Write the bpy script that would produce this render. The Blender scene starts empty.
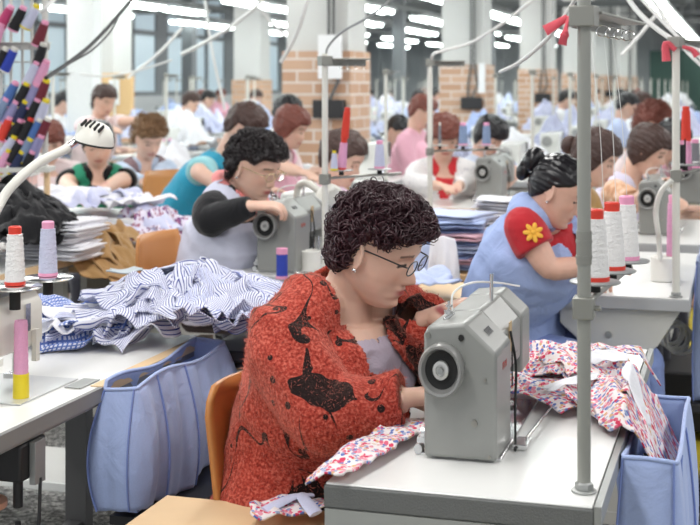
import bpy, bmesh, math, random
import numpy as np
from mathutils import Vector, Matrix, noise as mnoise
C = bpy.context.scene.collection
PI = math.pi
random.seed(7)
RN = np.random.RandomState(11)
# ---------------------------------------------------------------- camera geometry
FPX, CAMH, HOR = 1300.0, 1.45, 85.0
YAW = math.radians(16.7)
FW = Vector((-math.sin(YAW), math.cos(YAW), 0)); RT = Vector((math.cos(YAW), math.sin(YAW), 0))
def W(px, py, t):
    return RT*((px-350)/FPX*t) + FW*t + Vector((0, 0, CAMH-(py-HOR)/FPX*t))
def WZ(px, py, z):
    return W(px, py, (CAMH-z)*FPX/(py-HOR))
def XYat(px, t, z=0.0):
    p = W(px, HOR, t); p.z = z; return p
cam = bpy.data.cameras.new('camera'); co = bpy.data.objects.new('camera', cam); C.objects.link(co)
co.location = (0, 0, CAMH); co.rotation_euler = (PI/2, 0, YAW)
cam.sensor_width = 36; cam.lens = FPX/700*36; cam.shift_y = -(262.5-HOR)/700
cam.clip_start = .05; cam.clip_end = 200
cam.dof.use_dof = True; cam.dof.focus_distance = 2.75; cam.dof.aperture_fstop = 6.5
bpy.context.scene.camera = co
# ---------------------------------------------------------------- materials
MATS = {}
def _nt(name):
    m = bpy.data.materials.new(name); m.use_nodes = True
    nt = m.node_tree; return m, nt, nt.nodes['Principled BSDF']
def L(nt, a, b): nt.links.new(a, b)
def mat(name, col, rough=.6, metal=0, var=0.0, scale=20, bump=0.0, bscale=80, spec=None, sheen=0, trans=0, emit=None, es=1, alpha=1):
    if name in MATS: return MATS[name]
    m, nt, b = _nt(name)
    b.inputs['Base Color'].default_value = (*col, 1); b.inputs['Roughness'].default_value = rough
    b.inputs['Metallic'].default_value = metal
    if spec is not None: b.inputs['Specular IOR Level'].default_value = spec
    if sheen: b.inputs['Sheen Weight'].default_value = sheen
    if trans: b.inputs['Transmission Weight'].default_value = trans
    if alpha < 1: b.inputs['Alpha'].default_value = alpha
    if emit: b.inputs['Emission Color'].default_value = (*emit, 1); b.inputs['Emission Strength'].default_value = es
    tc = nt.nodes.new('ShaderNodeTexCoord')
    n = nt.nodes.new('ShaderNodeTexNoise'); n.inputs['Scale'].default_value = scale; n.inputs['Detail'].default_value = 5
    L(nt, tc.outputs['Object'], n.inputs['Vector'])
    mx = nt.nodes.new('ShaderNodeMix'); mx.data_type = 'RGBA'
    v = max(var, .03)
    mx.inputs[6].default_value = (*[c*(1-v) for c in col], 1); mx.inputs[7].default_value = (*[min(1, c*(1+v)) for c in col], 1)
    L(nt, n.outputs['Fac'], mx.inputs[0]); L(nt, mx.outputs[2], b.inputs['Base Color'])
    if bump:
        n2 = nt.nodes.new('ShaderNodeTexNoise'); n2.inputs['Scale'].default_value = bscale; n2.inputs['Detail'].default_value = 4
        L(nt, tc.outputs['Object'], n2.inputs['Vector'])
        bp = nt.nodes.new('ShaderNodeBump'); bp.inputs['Strength'].default_value = bump; bp.inputs['Distance'].default_value = .01
        L(nt, n2.outputs['Fac'], bp.inputs['Height']); L(nt, bp.outputs['Normal'], b.inputs['Normal'])
    MATS[name] = m; return m
def ramp(nt, fac, stops, interp='LINEAR'):
    r = nt.nodes.new('ShaderNodeValToRGB'); r.color_ramp.interpolation = interp
    e = r.color_ramp.elements
    while len(e) < len(stops): e.new(.5)
    for i, (p, c) in enumerate(stops): e[i].position = p; e[i].color = (*c, 1)
    L(nt, fac, r.inputs[0]); return r
def math_(nt, op, a, b=None):
    n = nt.nodes.new('ShaderNodeMath'); n.operation = op
    for i, x in enumerate((a, b)):
        if x is None: continue
        if isinstance(x, (int, float)): n.inputs[i].default_value = x
        else: L(nt, x, n.inputs[i])
    return n.outputs[0]
def mixc(nt, fac, a, b):
    n = nt.nodes.new('ShaderNodeMix'); n.data_type = 'RGBA'
    L(nt, fac, n.inputs[0])
    for i, x in ((6, a), (7, b)):
        if isinstance(x, tuple): n.inputs[i].default_value = (*x, 1)
        else: L(nt, x, n.inputs[i])
    return n.outputs[2]
def clothbump(nt, b, tc, strength=.35, scale=9):
    n2 = nt.nodes.new('ShaderNodeTexNoise'); n2.inputs['Scale'].default_value = scale; n2.inputs['Detail'].default_value = 3; n2.inputs['Distortion'].default_value = 1.2
    L(nt, tc.outputs['Object'], n2.inputs['Vector'])
    bp = nt.nodes.new('ShaderNodeBump'); bp.inputs['Strength'].default_value = strength; bp.inputs['Distance'].default_value = .03
    L(nt, n2.outputs['Fac'], bp.inputs['Height']); L(nt, bp.outputs['Normal'], b.inputs['Normal'])
def cloth(name, col, var=.08, bump=.35, scale=9):
    if name in MATS: return MATS[name]
    m, nt, b = _nt(name); tc = nt.nodes.new('ShaderNodeTexCoord')
    n = nt.nodes.new('ShaderNodeTexNoise'); n.inputs['Scale'].default_value = 300; L(nt, tc.outputs['Object'], n.inputs['Vector'])
    c = mixc(nt, n.outputs['Fac'], tuple(x*(1-var) for x in col), tuple(min(1, x*(1+var)) for x in col))
    L(nt, c, b.inputs['Base Color']); b.inputs['Roughness'].default_value = .85; b.inputs['Sheen Weight'].default_value = .2
    b.inputs['Specular IOR Level'].default_value = .2
    clothbump(nt, b, tc, bump, scale); MATS[name] = m; return m
def striped(name, base, stripe, freq=60, width=.35, check=False, second=None):
    if name in MATS: return MATS[name]
    m, nt, b = _nt(name); tc = nt.nodes.new('ShaderNodeTexCoord')
    s = nt.nodes.new('ShaderNodeSeparateXYZ'); L(nt, tc.outputs['UV'], s.inputs[0])
    def band(o, f, w): return math_(nt, 'LESS_THAN', math_(nt, 'FRACT', math_(nt, 'MULTIPLY', o, f)), w)
    a = band(s.outputs[0], freq, width)
    c = mixc(nt, a, base, stripe)
    if second: c = mixc(nt, band(s.outputs[0], freq/3.0, .12), c, second)
    if check:
        c2 = mixc(nt, band(s.outputs[1], freq, width), c, stripe)
        c = c2
    L(nt, c, b.inputs['Base Color']); b.inputs['Roughness'].default_value = .9; b.inputs['Specular IOR Level'].default_value = .15
    clothbump(nt, b, tc, .3, 14); MATS[name] = m; return m
def floral(name, base, cols, scale=70, size=.42, uv=True):
    if name in MATS: return MATS[name]
    m, nt, b = _nt(name); tc = nt.nodes.new('ShaderNodeTexCoord')
    nz = nt.nodes.new('ShaderNodeTexNoise'); nz.inputs['Scale'].default_value = scale*.6
    co_ = tc.outputs['UV' if uv else 'Object']
    L(nt, co_, nz.inputs['Vector'])
    va = nt.nodes.new('ShaderNodeVectorMath'); va.operation = 'MULTIPLY_ADD'
    L(nt, nz.outputs['Color'], va.inputs[0]); va.inputs[1].default_value = (.0008,)*3; L(nt, co_, va.inputs[2])
    v = nt.nodes.new('ShaderNodeTexVoronoi'); v.inputs['Scale'].default_value = scale
    L(nt, va.outputs[0], v.inputs['Vector'])
    s = nt.nodes.new('ShaderNodeSeparateColor'); L(nt, v.outputs['Color'], s.inputs[0])
    r = ramp(nt, s.outputs[0], [(i/len(cols), c) for i, c in enumerate(cols)], 'CONSTANT')
    f = math_(nt, 'LESS_THAN', v.outputs['Distance'], size)
    L(nt, mixc(nt, f, base, r.outputs[0]), b.inputs['Base Color']); b.inputs['Roughness'].default_value = .9
    clothbump(nt, b, tc, .3, 14); MATS[name] = m; return m
def knit_red():
    m, nt, b = _nt('red mohair knit'); tc = nt.nodes.new('ShaderNodeTexCoord'); o = tc.outputs['Object']
    n = nt.nodes.new('ShaderNodeTexNoise'); n.inputs['Scale'].default_value = 170; n.inputs['Detail'].default_value = 6; L(nt, o, n.inputs['Vector'])
    n1 = nt.nodes.new('ShaderNodeTexNoise'); n1.inputs['Scale'].default_value = 12; n1.inputs['Detail'].default_value = 3; L(nt, o, n1.inputs['Vector'])
    base = ramp(nt, n.outputs['Fac'], [(.32, (.14, .016, .012)), (.5, (.40, .058, .040)), (.66, (.66, .17, .12))]).outputs[0]
    base = mixc(nt, math_(nt, 'MULTIPLY', n1.outputs['Fac'], .45), base, (.50, .045, .03))
    # curved black strokes: thin level lines of a stretched noise, broken by a second one
    mp = nt.nodes.new('ShaderNodeMapping'); mp.inputs['Scale'].default_value = (1, 1, .45); mp.inputs['Rotation'].default_value = (.3, .5, 0); L(nt, o, mp.inputs['Vector'])
    n2 = nt.nodes.new('ShaderNodeTexNoise'); n2.inputs['Scale'].default_value = 13; n2.inputs['Detail'].default_value = 0; n2.inputs['Distortion'].default_value = .6; L(nt, mp.outputs[0], n2.inputs['Vector'])
    n3 = nt.nodes.new('ShaderNodeTexNoise'); n3.inputs['Scale'].default_value = 14; n3.inputs['Detail'].default_value = 1; L(nt, o, n3.inputs['Vector'])
    ln = math_(nt, 'LESS_THAN', math_(nt, 'ABSOLUTE', math_(nt, 'SUBTRACT', n2.outputs['Fac'], .5)), math_(nt, 'MULTIPLY', math_(nt, 'SUBTRACT', n3.outputs['Fac'], .385), .17))
    ln = math_(nt, 'MULTIPLY', ln, math_(nt, 'GREATER_THAN', n.outputs['Fac'], .36))
    v = nt.nodes.new('ShaderNodeTexVoronoi'); v.inputs['Scale'].default_value = 20; L(nt, o, v.inputs['Vector'])
    sv = nt.nodes.new('ShaderNodeSeparateColor'); L(nt, v.outputs['Color'], sv.inputs[0])
    dt = math_(nt, 'MULTIPLY', math_(nt, 'LESS_THAN', v.outputs['Distance'], .17), math_(nt, 'GREATER_THAN', sv.outputs[0], .12))
    at = nt.nodes.new('ShaderNodeAttribute'); at.attribute_name = 'dark'
    dk = math_(nt, 'GREATER_THAN', math_(nt, 'ADD', at.outputs['Fac'], math_(nt, 'MULTIPLY', math_(nt, 'SUBTRACT', n3.outputs['Fac'], .5), 2.2)), .5)
    f = math_(nt, 'MAXIMUM', math_(nt, 'MAXIMUM', ln, dt), dk)
    L(nt, mixc(nt, f, base, (.012, .010, .011)), b.inputs['Base Color'])
    b.inputs['Roughness'].default_value = .95; b.inputs['Sheen Weight'].default_value = .5; b.inputs['Specular IOR Level'].default_value = .1
    b.inputs['Sheen Tint'].default_value = (1, .5, .4, 1)
    bp = nt.nodes.new('ShaderNodeBump'); bp.inputs['Strength'].default_value = .8; bp.inputs['Distance'].default_value = .006
    L(nt, n.outputs['Fac'], bp.inputs['Height']); L(nt, bp.outputs['Normal'], b.inputs['Normal'])
    return m
def skin(name, col):
    if name in MATS: return MATS[name]
    m, nt, b = _nt(name); tc = nt.nodes.new('ShaderNodeTexCoord')
    n = nt.nodes.new('ShaderNodeTexNoise'); n.inputs['Scale'].default_value = 35; L(nt, tc.outputs['Object'], n.inputs['Vector'])
    base = mixc(nt, n.outputs['Fac'], tuple(x*.93 for x in col), tuple(min(1, x*1.07) for x in col))
    at = nt.nodes.new('ShaderNodeAttribute'); at.attribute_name = 'face'
    s = nt.nodes.new('ShaderNodeSeparateColor'); L(nt, at.outputs['Color'], s.inputs[0])
    base = mixc(nt, s.outputs[2], base, (col[0]*.95, col[1]*.62, col[2]*.55))
    base = mixc(nt, s.outputs[0], base, (.42, .10, .10))
    base = mixc(nt, s.outputs[1], base, (.03, .018, .014))
    L(nt, base, b.inputs['Base Color']); b.inputs['Roughness'].default_value = .48
    b.inputs['Subsurface Weight'].default_value = .12; b.inputs['Subsurface Radius'].default_value = (.02, .008, .004); b.inputs['Subsurface Scale'].default_value = .3
    MATS[name] = m; return m
def brick_mat(name, a, b2, mortar, scale=1.0):
    m, nt, b = _nt(name); tc = nt.nodes.new('ShaderNodeTexCoord')
    s = nt.nodes.new('ShaderNodeSeparateXYZ'); L(nt, tc.outputs['Object'], s.inputs[0])
    cb = nt.nodes.new('ShaderNodeCombineXYZ'); L(nt, math_(nt, 'ADD', s.outputs[0], s.outputs[1]), cb.inputs[0]); L(nt, s.outputs[2], cb.inputs[1])
    br = nt.nodes.new('ShaderNodeTexBrick'); br.inputs['Scale'].default_value = scale
    br.inputs['Color1'].default_value = (*a, 1); br.inputs['Color2'].default_value = (*b2, 1); br.inputs['Mortar'].default_value = (*mortar, 1)
    br.inputs['Brick Width'].default_value = .29; br.inputs['Row Height'].default_value = .098; br.inputs['Mortar Size'].default_value = .010
    L(nt, cb.outputs[0], br.inputs['Vector']); L(nt, br.outputs['Color'], b.inputs['Base Color']); b.inputs['Roughness'].default_value = .9
    MATS[name] = m; return m
def floor_mat():
    m, nt, b = _nt('terrazzo floor'); tc = nt.nodes.new('ShaderNodeTexCoord')
    v = nt.nodes.new('ShaderNodeTexVoronoi'); v.inputs['Scale'].default_value = 85; L(nt, tc.outputs['Object'], v.inputs['Vector'])
    s = nt.nodes.new('ShaderNodeSeparateColor'); L(nt, v.outputs['Color'], s.inputs[0])
    r = ramp(nt, s.outputs[0], [(0, (.10, .10, .10)), (.3, (.22, .22, .215)), (.55, (.36, .36, .35)), (.8, (.58, .58, .56))], 'CONSTANT')
    L(nt, r.outputs[0], b.inputs['Base Color']); b.inputs['Roughness'].default_value = .55
    return m
# ---------------------------------------------------------------- mesh building
class MB:
    def __init__(s): s.v = []; s.f = []; s.uv = None
    def add(s, vs, fs):
        o = len(s.v); s.v.extend([tuple(p) for p in vs]); s.f.extend([tuple(i+o for i in f) for f in fs]); return s
    def box(s, c, d, rot=0, M=None):
        x, y, z = d[0]/2, d[1]/2, d[2]/2
        ps = [Vector((a*x, b*y, e*z)) for a in (-1, 1) for b in (-1, 1) for e in (-1, 1)]
        R = M or Matrix.Rotation(rot, 3, 'Z')
        ps = [R@p+Vector(c) for p in ps]
        return s.add(ps, [(0, 1, 3, 2), (4, 6, 7, 5), (0, 4, 5, 1), (2, 3, 7, 6), (0, 2, 6, 4), (1, 5, 7, 3)])
    def b2(s, lo, hi):
        return s.box([(lo[i]+hi[i])/2 for i in range(3)], [abs(hi[i]-lo[i]) for i in range(3)])
    def prism(s, poly, a, b, axis='Y'):
        n = len(poly)
        def P(q, h): return (q[0], h, q[1]) if axis == 'Y' else ((h, q[0], q[1]) if axis == 'X' else (q[0], q[1], h))
        vs = [P(q, a) for q in poly]+[P(q, b) for q in poly]
        return s.add(vs, [tuple(range(n))[::-1], tuple(range(n, 2*n))]+[(i, (i+1) % n, n+(i+1) % n, n+i) for i in range(n)])
    def loft(s, pts, rad, seg=12, lat=None, cap=True, r2=None):
        pts = [Vector(p) for p in pts]; n = len(pts); vs = []; fs = []
        up = Vector(lat) if lat is not None else None
        prev = None
        for i, p in enumerate(pts):
            t = (pts[min(i+1, n-1)]-pts[max(i-1, 0)])
            t = t.normalized() if t.length > 1e-9 else Vector((0, 0, 1))
            if up is not None: a = up-t*up.dot(t)
            else:
                if prev is None:
                    h = Vector((0, 0, 1)) if abs(t.z) < .9 else Vector((1, 0, 0)); a = h.cross(t)
                else: a = prev-t*prev.dot(t)
            if a.length < 1e-6: a = t.orthogonal()
            a.normalize(); prev = a; b = t.cross(a)
            r = rad[i] if hasattr(rad, '__len__') else rad
            q = r2[i] if r2 is not None else r
            for k in range(seg):
                th = 2*PI*k/seg; vs.append(p+a*(r*math.cos(th))+b*(q*math.sin(th)))
        for i in range(n-1):
            for k in range(seg):
                a0 = i*seg+k; a1 = i*seg+(k+1) % seg; fs.append((a0, a1, a1+seg, a0+seg))
        if cap: fs.append(tuple(range(seg))[::-1]); fs.append(tuple(range((n-1)*seg, n*seg)))
        return s.add(vs, fs)
    def cyl(s, a, b, r, seg=16, r1=None): return s.loft([a, b], [r, r if r1 is None else r1], seg)
    def lathe(s, prof, c=(0, 0, 0), seg=24, M=None):
        vs = []; fs = []; n = len(prof); M = M or Matrix.Identity(3)
        for r, z in prof:
            for k in range(seg):
                th = 2*PI*k/seg; vs.append(M@Vector((r*math.cos(th), r*math.sin(th), z))+Vector(c))
        for i in range(n-1):
            for k in range(seg):
                a0 = i*seg+k; a1 = i*seg+(k+1) % seg; fs.append((a0, a1, a1+seg, a0+seg))
        fs.append(tuple(range(seg))[::-1]); fs.append(tuple(range((n-1)*seg, n*seg)))
        return s.add(vs, fs)
    def ball(s, c, r, M=None, seg=20, ring=12):
        if not hasattr(r, '__len__'): r = (r, r, r)
        M = M or Matrix.Identity(3); vs = [M@Vector((0, 0, -r[2]))+Vector(c)]; fs = []
        for i in range(1, ring):
            ph = -PI/2+PI*i/ring
            for k in range(seg):
                th = 2*PI*k/seg; vs.append(M@Vector((r[0]*math.cos(ph)*math.cos(th), r[1]*math.cos(ph)*math.sin(th), r[2]*math.sin(ph)))+Vector(c))
        vs.append(M@Vector((0, 0, r[2]))+Vector(c)); T = len(vs)-1
        for k in range(seg): fs.append((0, 1+(k+1) % seg, 1+k)); fs.append((T, T-seg+k, T-seg+(k+1) % seg))
        for i in range(ring-2):
            for k in range(seg):
                a0 = 1+i*seg+k; a1 = 1+i*seg+(k+1) % seg; fs.append((a0, a1, a1+seg, a0+seg))
        return s.add(vs, fs)
    def grid(s, P, uv=None):
        nu, nv = P.shape[:2]; o = len(s.v)
        s.v.extend(map(tuple, P.reshape(-1, 3).tolist()))
        for i in range(nu-1):
            for j in range(nv-1):
                a = o+i*nv+j; s.f.append((a, a+nv, a+nv+1, a+1))
        if uv is not None:
            if s.uv is None: s.uv = [(0, 0)]*o
            s.uv.extend(map(tuple, uv.reshape(-1, 2).tolist()))
        return s
    def mesh(s, name):
        me = bpy.data.meshes.new(name); me.from_pydata(s.v, [], s.f); me.update()
        if s.uv is not None:
            s.uv += [(0, 0)]*(len(s.v)-len(s.uv))
            l = me.uv_layers.new(name='UVMap'); idx = np.empty(len(me.loops), dtype=np.int32); me.loops.foreach_get('vertex_index', idx)
            l.data.foreach_set('uv', np.array(s.uv, dtype=np.float32)[idx].ravel())
        return me
    def build(s, name, m, parent=None, bev=0, sharp=38, loc=None, solid=0, bseg=2):
        me = s.mesh(name); me.shade_smooth()
        if sharp: me.set_sharp_from_angle(angle=math.radians(sharp))
        o = bpy.data.objects.new(name, me); C.objects.link(o)
        if m: me.materials.append(m)
        if parent: o.parent = parent
        if loc is not None:
            o.location = loc
        if bev: md = o.modifiers.new('bevel', 'BEVEL'); md.width = bev; md.segments = bseg; md.limit_method = 'ANGLE'; md.angle_limit = .6
        if solid: md = o.modifiers.new('solid', 'SOLIDIFY'); md.thickness = solid; md.offset = 0
        return o
def tag(o, label=None, cat=None, group=None, kind=None):
    if label: o['label'] = label
    if cat: o['category'] = cat
    if group: o['group'] = group
    if kind: o['kind'] = kind
    return o
def empty(name, loc=(0, 0, 0), rz=0, label=None, cat=None, group=None):
    o = bpy.data.objects.new(name, None); C.objects.link(o); o.location = loc; o.rotation_euler = (0, 0, rz); o.empty_display_size = .05
    return tag(o, label, cat, group)
def struct(name, mb, m, **k): return tag(mb.build(name, m, **k), kind='structure')
def copy_tree(o, parent=None, loc=None, rz=None, label=None, group=None, scale=None):
    c = o.copy(); C.objects.link(c)
    if parent: c.parent = parent
    for ch in list(o.children): copy_tree(ch, c)
    if loc is not None: c.location = loc
    if rz is not None: c.rotation_euler = (0, 0, rz)
    if scale is not None: c.scale = scale if hasattr(scale, '__len__') else (scale,)*3
    if label: c['label'] = label
    if group: c['group'] = group
    return c
def spline(pts, n=8):
    P = [Vector(p) for p in pts]; out = []
    Q = [P[0]*2-P[1]]+P+[P[-1]*2-P[-2]]
    for i in range(1, len(Q)-2):
        a, b, c, d = Q[i-1:i+3]
        for k in range(n):
            t = k/n
            out.append(.5*((2*b)+(c-a)*t+(2*a-5*b+4*c-d)*t*t+(3*b-a-3*c+d)*t*t*t))
    out.append(P[-1]); return out
def interp(xs, ys, x): return float(np.interp(x, xs, ys))
def wavy(X, Y, seed, k=6, n=6):
    """sum of warped sines in [-1,1], vectorised"""
    r = np.random.RandomState(seed); o = np.zeros_like(X)
    wx = .25/k*np.sin(X*k*2.1+r.rand()*6+Y*k*.8); wy = .25/k*np.sin(Y*k*1.7+r.rand()*6-X*k*.9)
    for i in range(n):
        a = r.rand()*PI; f = k*(.6+1.2*r.rand())*(1+.3*i)
        o += np.sin(((X+wx)*math.cos(a)+(Y+wy)*math.sin(a))*f*2+r.rand()*6)/(1+.35*i)
    return o/2.6
def ridged(X, Y, seed, k=6): return 1-2*np.abs(wavy(X, Y, seed, k))
def sheet(w, l, n=46, seed=0, base=None, amp=.02, k=8, shrink=.85, loc=(0, 0, 0), rot=0, jag=.15, off=0.0, an=.35):
    """one crumpled cloth; base(x,y)->z in world coordinates"""
    r = np.random.RandomState(seed)
    u = np.linspace(-.5, .5, n); U, V = np.meshgrid(u, u, indexing='ij')
    ax = 1+jag*np.sin(V*5+r.rand()*6)+jag*.6*np.sin(V*11+r.rand()*6); ay = 1+jag*np.sin(U*6+r.rand()*6)
    X = U*w*shrink*ax; Y = V*l*shrink*ay
    X = X+.25*amp*wavy(U*w, V*l, seed+5, k*1.3); Y = Y+.25*amp*wavy(U*w, V*l, seed+9, k*1.3)
    Z = amp*(.65*ridged(U*w, V*l*an, seed+1, k)+.28*wavy(U*w, V*l*an*1.5, seed+2, k*2.2)+.25*wavy(U*w, V*l, seed+4, k*.6))
    c, s = math.cos(rot), math.sin(rot)
    WX = loc[0]+c*X-s*Y; WY = loc[1]+s*X+c*Y
    B = np.vectorize(base)(WX, WY) if base else 0
    P = np.stack([WX, WY, loc[2]+B+Z+off+amp*.5], -1)
    return P, np.stack([U*w, V*l], -1)
# ---------------------------------------------------------------- people
def remeshed(mb, name, voxel, smooth=2, fac=.5):
    me = mb.mesh('tmp'); o = bpy.data.objects.new('tmp', me); C.objects.link(o)
    r = o.modifiers.new('r', 'REMESH'); r.mode = 'VOXEL'; r.voxel_size = voxel
    if smooth: s = o.modifiers.new('s', 'SMOOTH'); s.factor = fac; s.iterations = smooth
    dg = bpy.context.evaluated_depsgraph_get()
    nm = bpy.data.meshes.new_from_object(o.evaluated_get(dg)); nm.name = name
    bpy.data.objects.remove(o); bpy.data.meshes.remove(me); return nm
HZ = [.1155, .112, .104, .092, .075, .055, .035, .018, .005, -.01, -.025, -.04, -.05, -.058, -.064, -.070, -.077, -.086, -.097, -.108, -.115, -.118]
HF = [.004, .026, .050, .068, .081, .089, .0925, .091, .086, .086, .087, .087, .0865, .088, .0875, .087, .087, .0825, .085, .078, .062, .045]
HB = [.004, .030, .056, .074, .088, .096, .099, .099, .097, .093, .088, .080, .073, .068, .062, .055, .046, .034, .020, .006, -.010, -.030]
HW = [.004, .028, .049, .062, .071, .0765, .078, .078, .077, .0755, .074, .072, .069, .067, .065, .062, .059, .054, .046, .036, .026, .010]
def headfun(n=100, m=120, face=1.0, th=None, nose=1.0):
    """rings of a head, x forward, z up. th(x,y,z)->extra thickness (for hair shells)"""
    zs = .115*np.cos(np.linspace(.02, PI-.02, n)); zs = zs-.0015
    vs = []
    for z in zs:
        F = interp(HZ[::-1], HF[::-1], z); B = interp(HZ[::-1], HB[::-1], z); w = interp(HZ[::-1], HW[::-1], z)
        cx = (F-B)/2; a = (F+B)/2
        for k in range(m):
            t = 2*PI*k/m; c, s = math.cos(t), math.sin(t); e = 2/2.25
            x = cx+a*math.copysign(abs(c)**e, c); y = w*math.copysign(abs(s)**e, s)
            if face and x > 0:
                g = lambda yy, zz, sy, sz: math.exp(-((abs(y)-yy)/sy)**2-((z-zz)/sz)**2)
                nz = interp([-.052, -.046, -.040, -.034, -.02, -.005, .010, .02], [0, .010, .021, .024, .016, .008, .003, 0], z)*nose
                sg = interp([-.05, -.036, -.02, .01], [.0125, .0105, .0075, .006], z)
                x += nz*math.exp(-(y/sg)**2)
                x += .005*g(.013, -.042, .006, .006)
                x -= .013*g(.030, .004, .014, .011); x += .0085*g(.031, .000, .011, .0075)
                x += .003*g(.030, .022, .018, .006)
                x += .004*g(.045, -.030, .016, .016)
                if abs(y) < .034:
                    q = math.exp(-(y/.021)**4)
                    x += q*(.0050*math.exp(-((z+.0605)/.0038)**2)+.0055*math.exp(-((z+.0715)/.0045)**2)-.003*math.exp(-((z+.0660)/.0018)**2))
                x += .005*g(0, -.100, .016, .010)
                x -= .003*g(.038, -.066, .012, .012)
            if th is not None:
                r = math.hypot(math.hypot(x, y), z)+1e-6; h = th(x, y, z)
                q = 1+h/r; x, y, zz = x*q, y*q, z*q
            else: zz = z
            vs.append((x, y, zz))
    fs = []
    for i in range(n-1):
        for k in range(m):
            a0 = i*m+k; a1 = i*m+(k+1) % m; fs.append((a0, a0+m, a1+m, a1))
    fs.append(tuple(range(m))); fs.append(tuple(range((n-1)*m, n*m))[::-1])
    return vs, fs
HEAD = headfun()
def headmat(pos, yaw, pitch, roll=0, scale=1.0):
    R = Matrix.Rotation(yaw, 4, 'Z')@Matrix.Rotation(pitch, 4, 'Y')@Matrix.Rotation(roll, 4, 'X')
    return Matrix.Translation(pos)@R@Matrix.Scale(scale, 4)
def hand(mb, w, d, nrm, side, s=1.0, curl=.5, spread=.12, wr=.027):
    """w wrist, d finger direction, nrm towards the palm side, side towards the thumb"""
    d = d.normalized(); nrm = (nrm-d*nrm.dot(d)).normalized(); sd = d.cross(nrm)
    if sd.dot(side) < 0: sd = -sd
    mb.loft([w-d*.02*s, w+d*.02*s, w+d*.05*s, w+d*.085*s, w+d*.094*s], [wr*s, .030*s, .038*s, .038*s, .030*s], 14, lat=sd, r2=[.021*s, .018*s, .016*s, .012*s, .008*s])
    for i, (o, ln) in enumerate(((.030, .072), (.010, .080), (-.010, .074), (-.029, .058))):
        fd = (d+sd*(spread*(1-i*.66))).normalized(); p = w+d*.078*s+sd*o*s
        pts = [p-d*.02*s, p]; a = curl*.5; cur = p
        for k, q in enumerate((.46, .30, .24)):
            a2 = a+curl*(.9*k); v = fd*math.cos(a2)+nrm*math.sin(a2); cur = cur+v*(ln*q*s); pts.append(cur)
        mb.loft(spline(pts, 3), list(np.linspace(.0098, .0068, 13)*s), 10)
        mb.ball(pts[-1], .0068*s, seg=10, ring=6)
    p = w+d*.02*s+sd*.022*s+nrm*.006*s
    t1 = (d*.65+sd*.62+nrm*.35).normalized(); t2 = (d*.85+sd*.1+nrm*.5).normalized()
    pts = [p, p+t1*.038*s, p+t1*.038*s+t2*.028*s, p+t1*.038*s+t2*.052*s]
    mb.loft(spline(pts, 3), list(np.linspace(.0155, .008, 10)*s), 10); mb.ball(pts[-1], .008*s, seg=10, ring=6)
TORK = [0, .12, .28, .45, .62, .78, .90, 1.0]
TORX = [.185, .185, .160, .152, .165, .178, .170, .120]
TORY = [.135, .130, .115, .112, .125, .130, .112, .080]
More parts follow.
